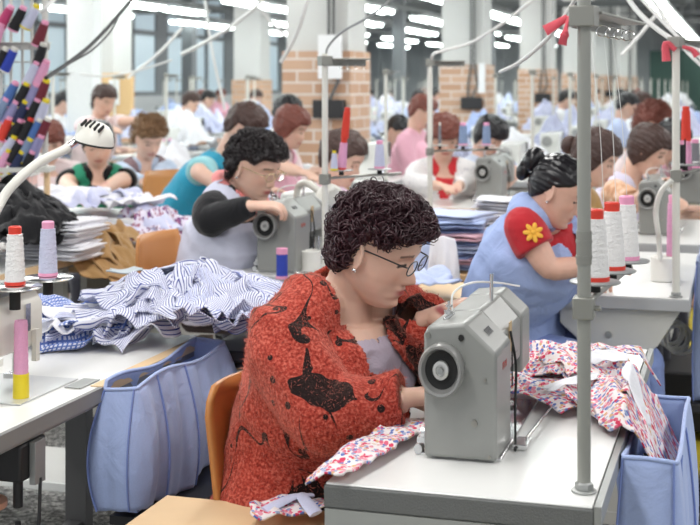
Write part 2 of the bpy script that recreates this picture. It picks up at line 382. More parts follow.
def person(name, label, hip, S, head, heading=0, hy=0, hp=.3, hr=0, RE=None, RW=None, LE=None, LW=None, handR=None, handL=None,
           hs=1.0, shdrop=0, build=1.0, skin_m=None, voxel=.006, clothes=(), hair=None, legs=True, bust=.03, nose=1.0, cat='person', sw=.165, hunch=.04, legdir=None, legm=None, neckr=.052, arms_r=1.0, kn=None):
    fw = Vector((math.cos(heading), math.sin(heading), 0)); lf = Vector((-math.sin(heading), math.cos(heading), 0)); up = Vector((0, 0, 1))
    hip, S, head = Vector(hip), Vector(S), Vector(head)
    Mh = headmat(head, hy, hp, hr, hs); Mi = Mh.inverted()
    RS = S-lf*sw*build-up*shdrop; LS = S+lf*sw*build-up*shdrop*.5
    neck0 = S+up*.015; neck1 = Mh@Vector((-.025, 0, -.07))
    def spine(k): return hip.lerp(S, k)-fw*hunch*math.sin(PI*min(k, 1))
    def torso(mb, k0, k1, inf, flare=0, yoke=1.0):
        ks = [k0]+[k for k in TORK if k0 < k < k1]+[k1]
        pts = [spine(k)+fw*(bust*math.exp(-((k-.72)/.16)**2)) for k in ks]
        rx = [interp(TORK, TORX, k)*build+inf+flare*(1-k) for k in ks]; ry = [interp(TORK, TORY, k)*build+inf+.4*bust*math.exp(-((k-.72)/.16)**2)+flare*(1-k) for k in ks]
        mb.loft(pts, rx, 28, lat=lf, r2=ry)
        YR, YL = S+(RS-S)*yoke, S+(LS-S)*yoke
        mb.loft(spline([YR+up*.0, S-lf*.085*build+up*.022, S-fw*.01+up*.03, S+lf*.085*build+up*.022, YL+up*.0], 3), [(.050+.006*math.sin(PI*i/12))*build+inf for i in range(13)], 16, lat=fw)
    def arm(mb, sh, el, wr, frac, inf, s0=0.0, taper=1.0):
        R0, R1, R2 = .052*build*arms_r, .042*build*arms_r, .027
        P = []; R = []
        for i in range(7): t = i/6; P.append(sh.lerp(el, t)); R.append(R0+(R1-R0)*t+.004*math.sin(PI*t))
        for i in range(1, 7): t = i/6; P.append(el.lerp(wr, t)); R.append(R1+(R2-R1)*t+.003*math.sin(PI*t))
        e = max(2, int(round(frac*6))+1); P, R = P[:e], R[:e]
        sm = P[:]
        for i in range(1, len(P)-1): sm[i] = (P[i-1]+P[i]*2+P[i+1])/4
        mb.loft(sm, [r+inf*(taper if i > 6 else 1) for i, r in enumerate(R)], 16); mb.ball(P[0], R[0]+inf, seg=14, ring=8)
        if frac > 1.01: mb.ball(sm[6], R[6]*.98+inf, seg=14, ring=8)
        if frac < 2 and inf: pass
    # body
    mb = MB(); hv, hf = HEAD if nose == 1 else headfun(nose=nose)
    mb.add([Mh@Vector(v) for v in hv], hf)
    for sg in (-1, 1):
        Re = Matrix.Rotation(sg*.35, 3, 'Z')@Matrix.Rotation(-.2, 3, 'Y')
        e = MB(); e.ball((0, 0, 0), (.014, .007, .029), M=Re)
        ring = [Re@Vector((.015*math.cos(t), sg*.004, .029*math.sin(t))) for t in np.linspace(-2.0, 3.4, 16)]
        e.loft(ring, .0042, 8)
        mb.add([Mh@(Vector(v)+Vector((-.008, sg*.077, -.008))) for v in e.v], e.f)
    mb.loft([neck0-up*.03, neck0.lerp(neck1, .45), neck1, Mh@Vector((-.02, 0, -.03))], [.066, neckr, neckr, .05], 20)
    torso(mb, 0, 1, 0)
    for sh, el, wr, hn, sg in ((RS, RE, RW, handR, -1), (LS, LE, LW, handL, 1)):
        if el is None:
            el = sh-up*.24+fw*.06+lf*sg*.04
        if wr is None: wr = el+fw*.24+up*.02-lf*sg*.05
        if sg < 0: RE, RW = Vector(el), Vector(wr)
        else: LE, LW = Vector(el), Vector(wr)
        el, wr = Vector(el), Vector(wr)
        arm(mb, sh, el, wr, 2, 0)
        h = dict(d=(wr-el), n=-up, side=-lf*sg, curl=.45); h.update(hn or {})
        hand(mb, wr, Vector(h['d']), Vector(h['n']), Vector(h['side']), curl=h['curl'])
    ld = legdir or fw
    if legs:
        lg = MB()
        for sg in (-1, 1):
            h0 = hip+lf*sg*.085; k_ = h0+ld*.42+up*(-.02) if kn is None else h0+ld*kn; an = Vector((k_.x, k_.y, 0))+ld*.03+up*.08
            mb.loft([h0, h0.lerp(k_, .5), k_], [.085*build, .072*build, .055], 16); mb.ball(k_, .056, seg=14, ring=8)
            mb.loft([k_, k_.lerp(an, .35), an], [.055, .054, .036], 14)
            mb.loft([an-up*.03-ld*.05, an-up*.045+ld*.06, an-up*.055+ld*.15], [.036, .036, .022], 12, lat=lf, r2=[.032, .03, .018])
            lg.loft([h0-ld*.06, h0.lerp(k_, .5), k_], [.105*build, .088*build, .068], 16); lg.ball(k_, .070, seg=14, ring=8)
            lg.loft([k_, k_.lerp(an, .5), an+up*.03], [.068, .062, .052], 14)
        lg.ball(hip, (.15*build, .17*build, .12))
    me = remeshed(mb, name, voxel, 2)
    n = len(me.vertices); co_ = np.empty(n*3, dtype=np.float32); me.vertices.foreach_get('co', co_); co_ = co_.reshape(-1, 3)
    A = np.array(Mi); hl = co_@A[:3, :3].T+A[:3, 3]
    x, y, z = hl[:, 0], np.abs(hl[:, 1]), hl[:, 2]
    fr = (x > .045)
    lip = fr*np.exp(-((y/.024)**4))*np.clip(1.6-np.abs(z+.066)/.0062, 0, 1)
    bz = .0225-.25*np.clip(y-.038, 0, 1)
    brow = fr*(np.abs(z-bz) < .0035)*(y > .013)*(y < .050)*.75
    lash = fr*(np.abs(z+.0035-.12*(.03-y)) < .0026)*(y > .016)*(y < .045)
    blush = fr*.30*np.exp(-((y-.045)/.018)**2-((z+.03)/.018)**2)+fr*.30*np.exp(-((y)/.012)**2-((z+.036)/.012)**2)
    at = me.color_attributes.new('face', 'FLOAT_COLOR', 'POINT')
    at.data.foreach_set('color', np.stack([lip, np.maximum(brow, lash), blush, np.ones(n)], -1).astype(np.float32).ravel())
    me.shade_smooth(); me.materials.append(skin_m or skin('fair skin', (.70, .45, .345)))
    body = bpy.data.objects.new(name, me); C.objects.link(body)
    tag(body, label, cat)
    info = dict(body=body, Mh=Mh, fw=fw, lf=lf, RS=RS, LS=LS, RE=RE, RW=RW, LE=LE, LW=LW, spine=spine, S=S, hip=hip)
    if legs:
        m2 = remeshed(lg, 'trousers', max(voxel, .006), 4); m2.shade_smooth(); m2.materials.append(legm or cloth('dark trousers', (.03, .03, .04)))
        o = bpy.data.objects.new('trousers', m2); C.objects.link(o); o.parent = body
    for c in clothes:
        mb = MB(); inf = c.get('inf', .012)
        if c.get('torso', 1): torso(mb, c.get('k0', 0), c.get('k1', 1.0), inf, c.get('flare', 0), 1.0 if c.get('sl') else c.get('yoke', .66))
        if c.get('scarf'):
            nk = neck0
            pts = [nk+lf*(.085*math.sin(t))+fw*(.085*math.cos(t)+.02)+up*(.045-.055*math.cos(t)) for t in np.linspace(0, 2*PI, 20)]
            mb.loft(pts, .024, 10)
        for nm, sh, el, wr in (('R', RS, RE, RW), ('L', LS, LE, LW)):
            f = c.get('sl'+nm, c.get('sl', 0))
            if f: arm(mb, sh, el, wr, f, inf+c.get('slinf', 0), taper=c.get('taper', 1))
        if c.get('collar'): mb.loft([neck0-up*.02, neck0+up*.03+fw*.005], [.078+inf, .062+inf], 20)
        vx = c.get('voxel', max(voxel*1.3, .005)); m3 = remeshed(mb, c['name'], vx, c.get('smooth', 3))
        nn = len(m3.vertices); cc = np.empty(nn*3, dtype=np.float32); m3.vertices.foreach_get('co', cc); cc = cc.reshape(-1, 3)
        nr = np.empty(nn*3, dtype=np.float32); m3.vertices.foreach_get('normal', nr); nr = nr.reshape(-1, 3)
        wk = c.get('wrinkle', .006)
        # folds that run around the limbs and across the trunk
        f1 = ridged(cc[:, 0]*1.0+cc[:, 2]*.6, cc[:, 1]+cc[:, 2]*.8, c.get('seed', 3), 5.5); f2 = wavy(cc[:, 0]+cc[:, 2], cc[:, 1]-cc[:, 2]*.7, 8, 11)
        cc = cc+nr*(wk*(.75*f1+.35*f2))[:, None]
        m3.vertices.foreach_set('co', cc.ravel().astype(np.float32))
        cut = c.get('cut')
        if cut:
            bm = bmesh.new(); bm.from_mesh(m3)
            dead = [v for v in bm.verts if cut(v.co, info)]
            bmesh.ops.delete(bm, geom=dead, context='VERTS'); bm.to_mesh(m3); bm.free()
        if c.get('dark'):
            at = m3.attributes.new('dark', 'FLOAT', 'POINT')
            at.data.foreach_set('value', np.array([c['dark'](v.co, info) for v in m3.vertices], dtype=np.float32))
        m3.update(); m3.shade_smooth(); m3.materials.append(c['mat'])
        o = bpy.data.objects.new(c['name'], m3); C.objects.link(o); o.parent = body
        if cut or c.get('solid'): md = o.modifiers.new('solid', 'SOLIDIFY'); md.thickness = c.get('solid', .004); md.offset = -.5
        if c.get('label'): o['label'] = c['label']
        info[c['name']] = o
    if hair: add_hair(info, **hair)
    return info
def vcut(depth=.14, width=.06, k=1.0):
    """opens a V neck at the front"""
    def f(co_, I):
        d = co_-I['S']; x = d.dot(I['fw']); y = abs(d.dot(I['lf'])); z = d.z-.035
        if x < -.01 and z > 0 and y < width: return True
        if x < 0: return False
        return z > -depth and y < width*(1+z/depth)
    return f
def hairmask(x, y, z, style):
    """>0 where hair grows"""
    ay = abs(y)
    if style in ('curly', 'short'):
        line = interp([-.1, -.06, -.02, .0, .02, .045, .07, .1], [-.085, -.082, -.03, .022, .024, .020, .050, .052], x)
    elif style == 'bob':
        line = interp([-.1, -.03, .0, .03, .05, .075, .1], [-.12, -.12, -.07, -.045, .0, .042, .042], x)
    elif style == 'fringe':
        line = interp([-.1, -.03, .0, .03, .06, .08, .1], [-.10, -.095, -.035, -.01, .018, .022, .022], x)
    elif style == 'tied':
        line = interp([-.1, -.06, -.02, .0, .02, .045, .07, .1], [-.07, -.06, -.02, .012, .022, .035, .062, .066], x)
    return z-line
def add_hair(I, style='curly', m=None, thick=.02, curls=0, lump=.006, front=0.0, cr=.010, bun=None, seed=1, name='hair', strand=0, backvol=0):
    Mh = I['Mh']; r = random.Random(seed)
    def th(x, y, z):
        k = hairmask(x, y, z, style); q = max(0, min(1, k/.014+.3)); q = q*q*(3-2*q)
        n = mnoise.noise(Vector((x*38+seed, y*38, z*38)))*lump+mnoise.noise(Vector((x*85+seed, y*85, z*85)))*lump*.5
        if strand: n += strand*math.sin(math.atan2(y, z+.02)*34+x*20)
        return -.012+q*(.012+thick+n+front*max(0, x-.03)/.06*max(0, min(1, z/.05))+backvol*max(0, -x)/.1)
    vs, fs = headfun(80, 110, face=0, th=th)
    mb = MB().add([Mh@Vector(v) for v in vs], fs)
    if style in ('bob', 'fringe'):   # sides fall past the jaw
        pass
    if curls:
        c = 0
        while c < curls:
            v = vs[r.randrange(len(vs))]; x, y, z = v
            if hairmask(x, y, z, style) < .004: continue
            c += 1
            p = Vector(v); nrm = p.normalized(); t = nrm.orthogonal().normalized()
            t = Matrix.Rotation(r.random()*2*PI, 3, nrm)@t; b = nrm.cross(t)
            R = cr*(.6+.8*r.random()); turns = 1+r.random()*.9; ln = R*(1.0+r.random()*1.4); st = r.random()*6
            pts = [Mh@(p+nrm*(R*.2+R*math.sin(a+st)*.9)+t*(R*math.cos(a+st))+b*(ln*(a/(turns*2*PI)-.5))) for a in np.linspace(0, turns*2*PI, 13)]
            rr = [cr*.19*(1.15-abs(i-6)/7) for i in range(13)]
            mb.loft(pts, rr, 4, cap=False)
    if bun:
        for (p, rad) in bun: 
            e = MB().ball((0, 0, 0), rad, seg=32, ring=20)
            e.v = [tuple(Vector(q)*(1+.05*math.sin(math.atan2(q[1], q[2])*18))) for q in e.v]
            mb.add([Mh@(Vector(q)+Vector(p)) for q in e.v], e.f)
    o = mb.build(name, m, I['body'], sharp=0); I['hair'] = o; return o
def glasses(I, m, lens_z=-.004, w=.026, h=.016, lensm=None):
    Mh = I['Mh']; mb = MB(); lb = MB()
    for sg in (-1, 1):
        def q(t): return Mh@Vector((.101-.012*abs(math.cos(t))*0-.10*(abs(.032+w*math.cos(t)*1.0)-.032)**1*.25, sg*(.033+w*math.cos(t)), lens_z+h*math.copysign(abs(math.sin(t))**.8, math.sin(t))))
        ring = [q(t) for t in np.linspace(0, 2*PI, 25)]
        mb.loft(ring, .0014, 6, cap=False); lb.add(ring[:-1], [tuple(range(24))])
        mb.loft(spline([Mh@Vector((.100, sg*.060, lens_z+.006)), Mh@Vector((.088, sg*.073, lens_z+.008)), Mh@Vector((.0, sg*.082, lens_z+.006)), Mh@Vector((-.012, sg*.082, lens_z-.004))], 5), .0016, 6)
    mb.loft([Mh@Vector((.1065, -.010, lens_z+.004)), Mh@Vector((.109, 0, lens_z+.006)), Mh@Vector((.1065, .010, lens_z+.004))], .0014, 6)
    g = mb.build('glasses', m, I['body'])
    l = lb.build('lens', lensm, g, sharp=0); return g
# ---------------------------------------------------------------- common materials
WHITE = mat('white laminate', (.80, .80, .78), .28, var=.03, scale=6)
EDGE = mat('grey edge strip', (.14, .145, .14), .6, bump=.3, bscale=300)
STEEL = mat('grey steel', (.36, .37, .36), .4, metal=.5)
PAINT = mat('light grey paint', (.58, .58, .54), .35, var=.05)
CREAM = mat('cream enamel', (.70, .69, .63), .30, var=.04)
MACH = mat('machine enamel', (.27, .275, .26), .33, var=.04, scale=9, bump=.05, bscale=400)
MACHW = mat('white machine enamel', (.78, .79, .76), .28, var=.03)
CHROME = mat('chrome', (.75, .75, .75), .18, metal=1)
BLACK = mat('black metal', (.018, .018, .02), .45)
RUBBER = mat('black rubber', (.012, .012, .012), .7)
WOOD = mat('light plywood', (.60, .38, .19), .5, var=.22, scale=5)
CHAIRW = mat('chair plywood', (.52, .22, .065), .35, var=.15, scale=4)
BEECH = mat('bare beech', (.74, .53, .31), .5, var=.12, scale=7)
RED = mat('red plastic', (.66, .045, .025), .4); PINKP = mat('pink plastic', (.78, .33, .50), .5)
YEL = mat('yellow plastic', (.75, .60, .02), .4)
BRASS = mat('brass', (.6, .42, .12), .3, metal=1)
def thread(name, c): return mat('thread '+name, c, .8, var=.06, scale=60, bump=.5, bscale=260)
TH = {k: thread(k, c) for k, c in dict(white=(.80, .79, .78), lilac=(.56, .58, .74), pink=(.74, .36, .55), rose=(.50, .05, .16), blue=(.07, .16, .42), royal=(.03, .06, .42), navy=(.02, .03, .09), black=(.012, .012, .015), maroon=(.16, .02, .035), violet=(.28, .27, .48), grey=(.2, .2, .22), red=(.68, .05, .03), green=(.05, .2, .1), steel=(.22, .30, .46)).items()}
LAMPON = mat('lit tube', (.9, .95, .92), .4, emit=(.90, 1.0, .97), es=8)
# ---------------------------------------------------------------- setting
struct('floor', MB().b2((-13, -2, -.1), (9, 46, 0)), floor_mat())
struct('trim_1', MB().b2((-.30, -1, .0), (-.145, 45, .004)), mat('yellow floor paint', (.66, .52, .03), .6, var=.2, scale=5))
def wall_mat(name, a, b2, f, w):
    m, nt, b = _nt(name); tc = nt.nodes.new('ShaderNodeTexCoord'); s = nt.nodes.new('ShaderNodeSeparateXYZ'); L(nt, tc.outputs['Object'], s.inputs[0])
    q = math_(nt, 'LESS_THAN', math_(nt, 'FRACT', math_(nt, 'MULTIPLY', math_(nt, 'ADD', s.outputs[0], s.outputs[1]), f)), w)
    L(nt, mixc(nt, q, a, b2), b.inputs['Base Color']); b.inputs['Roughness'].default_value = .7; return m
wb = MB().b2((-13, 45, 0), (9, 45.2, 6.2))
for i in range(44): wb.b2((-13+i*.5, 44.9, 1.7), (-12.85+i*.5, 45, 6.2))
struct('wall_back', wb, mat('grey ribbed sheet', (.36, .37, .38), .6, var=.15, scale=2))
struct('wall_left', MB().b2((-13.2, -2, 0), (-13, 45, 1.2)).b2((-13.2, -2, 5.4), (-13, 45, 6.2)), mat('grey wall', (.42, .43, .44), .8))
GLASS = mat('sky lit glass', (.34, .42, .47), .3, emit=(.72, .86, .95), es=.16)
FRAME = mat('window frame', (.15, .16, .17), .6)
for i in range(11):
    y0 = -1.4+i*4.2
    f = MB().b2((-13.12, y0, 1.2), (-13.02, y0+.35, 5.4)).b2((-13.12, y0+3.9, 1.2), (-13.02, y0+4.2, 5.4))
    for k in (1, 2): f.b2((-13.1, y0+.3+k*1.2-.04, 1.2), (-13.0, y0+.3+k*1.2+.04, 5.4))
    for z in (1.2, 2.6, 4.0, 5.3): f.b2((-13.1, y0+.3, z), (-13.0, y0+3.95, z+.1))
    w = struct('window_%d' % (i+1), f, FRAME)
    MB().b2((-13.08, y0+.3, 1.25), (-13.06, y0+3.9, 5.35)).build('pane', GLASS, w)
struct('ceiling', MB().b2((-13, -2, 6.0), (9, 45, 6.2)), mat('dark ceiling', (.20, .21, .22), .8))
for i in range(10):
    struct('trim_%d' % (i+2), MB().b2((-13, 8.5+i*4.1, 4.6), (9, 8.75+i*4.1, 5.1)).b2((-13, 8.55+i*4.1, 5.1), (9, 8.7+i*4.1, 5.9)), mat('roof beam paint', (.24, .25, .26), .7))
struct('door_1', MB().b2((-2.9, 44.7, 0), (-.6, 44.85, 2.6)).b2((-1.8, 44.6, 0), (-1.7, 44.72, 2.6)), mat('dark green door', (.06, .12, .10), .6))
# brick footed columns
BRK = brick_mat('red brick', (.52, .31, .20), (.62, .41, .29), (.70, .62, .56))
BRK2 = brick_mat('tan brick', (.55, .34, .22), (.66, .42, .28), (.55, .45, .38))
PLAS = mat('white plaster', (.62, .62, .60), .8, var=.04, scale=3)
def column(n, x, y, w, zb, label, rows=True):
    e = tag(MB().b2((x-w/2, y-w/2, 0), (x+w/2, y+w/2, 6.0)).build('column', PLAS), label, 'column', 'brick footed columns')
    MB().b2((x-w/2-.03, y-w/2-.03, 0), (x+w/2+.03, y+w/2+.03, zb)).build('brick_base', BRK if rows else BRK2, e)
    c = MB()
    for dx in (-.02, .02): c.loft([(x+.14+dx, y-w/2-.06, 5.8), (x+.14+dx, y-w/2-.06, zb+.02), (x+.14+dx*3, y-w/2-.06, zb-.25), (x+.10+dx, y-w/2-.06, zb-.42)], .014, 6)
    if rows: c.build('conduit', mat('dark conduit', (.12, .12, .12), .6), e); MB().b2((x+.0, y-w/2-.13, zb-.55), (x+.26, y-w/2-.03, zb-.40)).build('socket_box', BLACK, e, bev=.01)
    return e
for px, t, w, zb, lab in ((327, 11, .62, 1.73, 'nearest white column on a brick base, behind the woman in the red cardigan'), (467, 16.5, .62, 1.70, 'white column on a brick base, second from the nearest in the middle row'),
                       (538, 22, .62, 1.71, 'third white column in the middle row, small and partly behind the near pole'),
                       (104, 17, .62, 1.58, 'white column with brown base at the left behind the woman in pale pink'), (252, 24, .6, 1.54, 'far white column with tan base between the left column and the nearest one')):
    p = XYat(px, t); column(0, p.x, p.y, w*.86, zb, lab, rows=px > 300)
for y in (28, 34, 40): column(0, -3.3, y, .6, 1.7, 'distant white column with a brick foot, far down the middle row')
p = XYat(84, 14.5); tag(MB().b2((p.x-.16, p.y-.1, 0), (p.x+.16, p.y+.1, 6)).build('pipe_duct', mat('white paint', (.78, .79, .78), .6)), 'narrow bright white duct rising left of the left column', 'duct')
# notices on the columns
c1 = XYat(327, 11)
tag(MB().b2((c1.x+.04, c1.y-.37, 1.50), (c1.x+.24, c1.y-.345, 1.86)).build('paper_notice', mat('paper', (.85, .85, .86), .7)), 'white paper notice on the nearest brick column', 'notice')
c2 = XYat(467, 16.5)
tag(MB().b2((c2.x+.22, c2.y-.38, 1.35), (c2.x+.30, c2.y-.345, 1.72)).build('paper_notice', mat('paper', (.85, .85, .86), .7)), 'narrow white notice on the second brick column', 'notice')
ca = XYat(119, 16.4)
tag(MB().b2((ca.x-.18, ca.y-.1, .9), (ca.x+.22, ca.y-.04, 1.60)).build('cork_board', mat('yellow cork', (.74, .50, .25), .8)), 'yellowish notice board beside the left column', 'board')
tag(MB().b2((ca.x-.08, ca.y-.12, 1.20), (ca.x+.06, ca.y-.105, 1.52)).build('paper_notice', mat('paper', (.85, .85, .86), .7)), 'grey printed sheet on the yellowish board', 'notice')
# hanging fluorescent lamps
def lamp_proto():
    f = MB().b2((-.16, -.75, .0), (.16, .75, .035)).build('ceiling_lamp', mat('lamp housing', (.62, .64, .63), .5))
    t = MB()
    for s in (-1, 1): t.cyl((s*.08, -.72, -.025), (s*.08, .72, -.025), .038, 8)
    t.build('tube', LAMPON, f); return f
lp = lamp_proto(); first = True; nl = 0
ROWX = (-1.25, -4.3, -7.4, -10.9, -9.2, -5.9)
for ri, x in enumerate(ROWX):
    for k in range(22):
        y = 8.5+k*1.75+(.5 if ri % 2 else 0)
        if y > 43.5 or (k % 3 == 2 and ri > 1): continue
        o = lp if first else copy_tree(lp); first = False; o.location = (x, y, 2.75)
        tag(o, 'lit fluorescent lamp in the hanging row '+['nearest the right edge of the picture', 'that ends beside the far green door', 'over the middle of the hall', 'nearest the left windows', 'second from the left windows', 'between the middle rows'][ri], 'lamp', 'lamps of row '+['right', 'centre', 'middle left', 'far left', 'left', 'middle'][ri])
        nl += 1
    tray = MB().b2((x-.05, 7.5, 2.83), (x+.05, 44, 2.90))
    for y in np.arange(9, 44, 3.5): tray.b2((x-.015, y, 2.9), (x+.015, y+.03, 6.0))
    tag(tray.build('lamp_rail', mat('dark rail', (.16, .17, .17), .6)), 'dark rail carrying the lamp row '+['at the right', 'at the centre', 'over the middle left', 'at the far left', 'at the left', 'between the middle rows'][ri], 'rail')
for i, (y, z) in enumerate(((20.5, 3.05), (26, 3.0), (30, 3.3), (36, 3.1), (41, 3.5))):
    tag(MB().b2((-13, y, z), (-1.0, y+.10, z+.12)).b2((-13, y, z+.28), (-1.0, y+.05, z+.32)).build('cable_tray', mat('dark tray', (.15, .16, .16), .6)), 'dark cable tray crossing the hall above the lamps', 'cable tray', 'cable trays across the hall')
# lights: near lamp rows overhead, added fill above the far rows, open front of the hall
def area(loc, sx, sy, power, col=(1, .985, .96), rot=(0, 0, 0)):
    l = bpy.data.lights.new('area_light', 'AREA'); l.shape = 'RECTANGLE'; l.size = sx; l.size_y = sy; l.energy = power; l.color = col
    o = bpy.data.objects.new('area_light', l); C.objects.link(o); o.location = loc; o.rotation_euler = rot
for x in (-1.25, -4.3, -7.4, -10.9, 1.8):
    for y in (1.5, 5.5, 9.5, 13.5): area((x, y, 2.95), .35, 3.2, 42 if y < 8 else 48)
for x in (-9, -4, 1):
    for y in (20, 27, 34): area((x, y, 5.9), 3, 3, 150)  # added fill panels under the ceiling, out of view, to brighten the far rows
area((-12.8, 6, 3.2), 3.5, 14, 90, (.86, .94, 1), (0, PI/2*-1, 0))
w = bpy.data.worlds.new('world'); bpy.context.scene.world = w; w.use_nodes = True
w.node_tree.nodes['Background'].inputs[0].default_value = (.93, .96, 1, 1); w.node_tree.nodes['Background'].inputs[1].default_value = .45
vs_ = bpy.context.scene.view_settings; vs_.view_transform = 'Standard'; vs_.look = 'None'; vs_.exposure = .52; vs_.gamma = 1
# ---------------------------------------------------------------- tables
def table(name, label, x0, x1, y0, y1, z=.78, edge=EDGE, top=WHITE, group=None, rim=None, panel=False, slot=False, legc=PAINT, full=True, motor=True):
    e = empty(name, (x0, y0, 0), 0, label, 'table', group); w, d = x1-x0, y1-y0
    MB().b2((0.003, .003, z-.004), (w-.003, d-.003, z)).build('tabletop', top, e, bev=.002)
    MB().b2((0, 0, z-.042), (w, d, z-.004)).build('edge_band', edge, e, bev=.003)
    if rim: MB().b2((w+.0005, 0, z-.03), (w+.012, d, z+.001)).build('side_rim', rim, e)
    for yy in ((.12, d-.12) if full else (.12,)):
        l = MB().b2((w/2-.03, yy-.02, .06), (w/2+.03, yy+.02, z-.042)).b2((.06, yy-.025, .02), (w-.06, yy+.025, .06)).b2((.05, yy-.02, z-.075), (w-.05, yy+.02, z-.042))
        for xx in (.07, w-.07): l.cyl((xx, yy, 0), (xx, yy, .02), .022, 10)
        l.build('leg', legc, e)
    if full:
        MB().b2((w/2-.02, .12, .26), (w/2+.02, d-.12, .30)).build('crossbar', legc, e)
        if motor: m = MB(); m.loft([(w*.35, d*.45, .50), (w*.35, d*.75, .50)], .085, 20); m.b2((w*.35-.03, d*.5, .58), (w*.35+.03, d*.7, z-.042)); m.build('motor', BLACK, e, bev=.005)
        MB().box((w*.45, d*.5, .10), (.34, .22, .02), M=Matrix.Rotation(.15, 3, 'Y')).build('treadle', BLACK, e)
    if panel:
        p = MB().prism([(.06, z-.045), (w-.03, z-.045), (w-.10, z-.16), (w-.16, z-.205), (.18, z-.205), (.06, z-.10)], .035, .05); pp = p.build('guard_panel', PAINT, e, bev=.003)
        for q in ((.215, z-.13), (.225, z-.18), (.275, z-.18)):
          b = MB(); b.loft([(q[0], .036, q[1]), (q[0], .028, q[1])], .011, 12); b.loft([(q[0], .028, q[1]), (q[0], .024, q[1])], .006, 10)
          b.build('bolt', STEEL, pp)
    return e
T1 = table('sewing_table', 'white sewing table with a dark front edge before the woman in red', -.672, -.222, 2.085, 3.38, rim=STEEL)
MB().b2((.002, .0, .655), (.448, .012, .737)).build('front_skirt', mat('grey skirt', (.33, .34, .32), .6), T1)
# left table with wooden lipping
T2 = table('sewing_table', 'empty white sewing table at the left edge with a worn wood lip', -2.0, -1.362, 1.75, 3.22, edge=mat('grey lip', (.24, .24, .235), .5), rim=mat('grey lip', (.24, .24, .235), .5), motor=False, legc=mat('dark leg', (.10, .10, .10), .5))
MB().b2((.638-.020, .85, .764), (.652, 1.472, .7825)).build('wood_lip', BEECH, T2)
T3 = table('sewing_table', 'white table carrying the thread cones, beside the woman in the blue tabard', -.62, -.15, 4.2, 5.35, panel=True, edge=mat('pale edge', (.42, .43, .44), .5))
T4 = table('sewing_table', 'white table under the grey machine of the woman in the white tabard', -1.98, -1.395, 4.30, 5.5, edge=mat('pale edge', (.42, .43, .44), .5))
T5 = table('sewing_table', 'white table behind the blue tabard woman, under the machine at the right', -.56, -.10, 5.65, 6.7, edge=mat('pale edge', (.42, .43, .44), .5))
T6 = table('sewing_table', 'table with wooden edges in front of the red haired woman', -1.80, -1.05, 6.95, 7.9, edge=WOOD)
T7 = table('sewing_table', 'table heaped with black, white and brown cloth at the left', -3.2, -2.50, 3.95, 5.2, edge=mat('grey lip', (.24, .24, .235), .5), rim=BEECH)
T9 = table('sewing_table', 'white table with a wooden edge behind the teal vest', -3.45, -2.55, 7.6, 8.5, edge=WOOD)
T8 = table('sewing_table', 'table in front of the woman in the green vest', -3.1, -2.5, 6.1, 7.2, edge=WOOD)
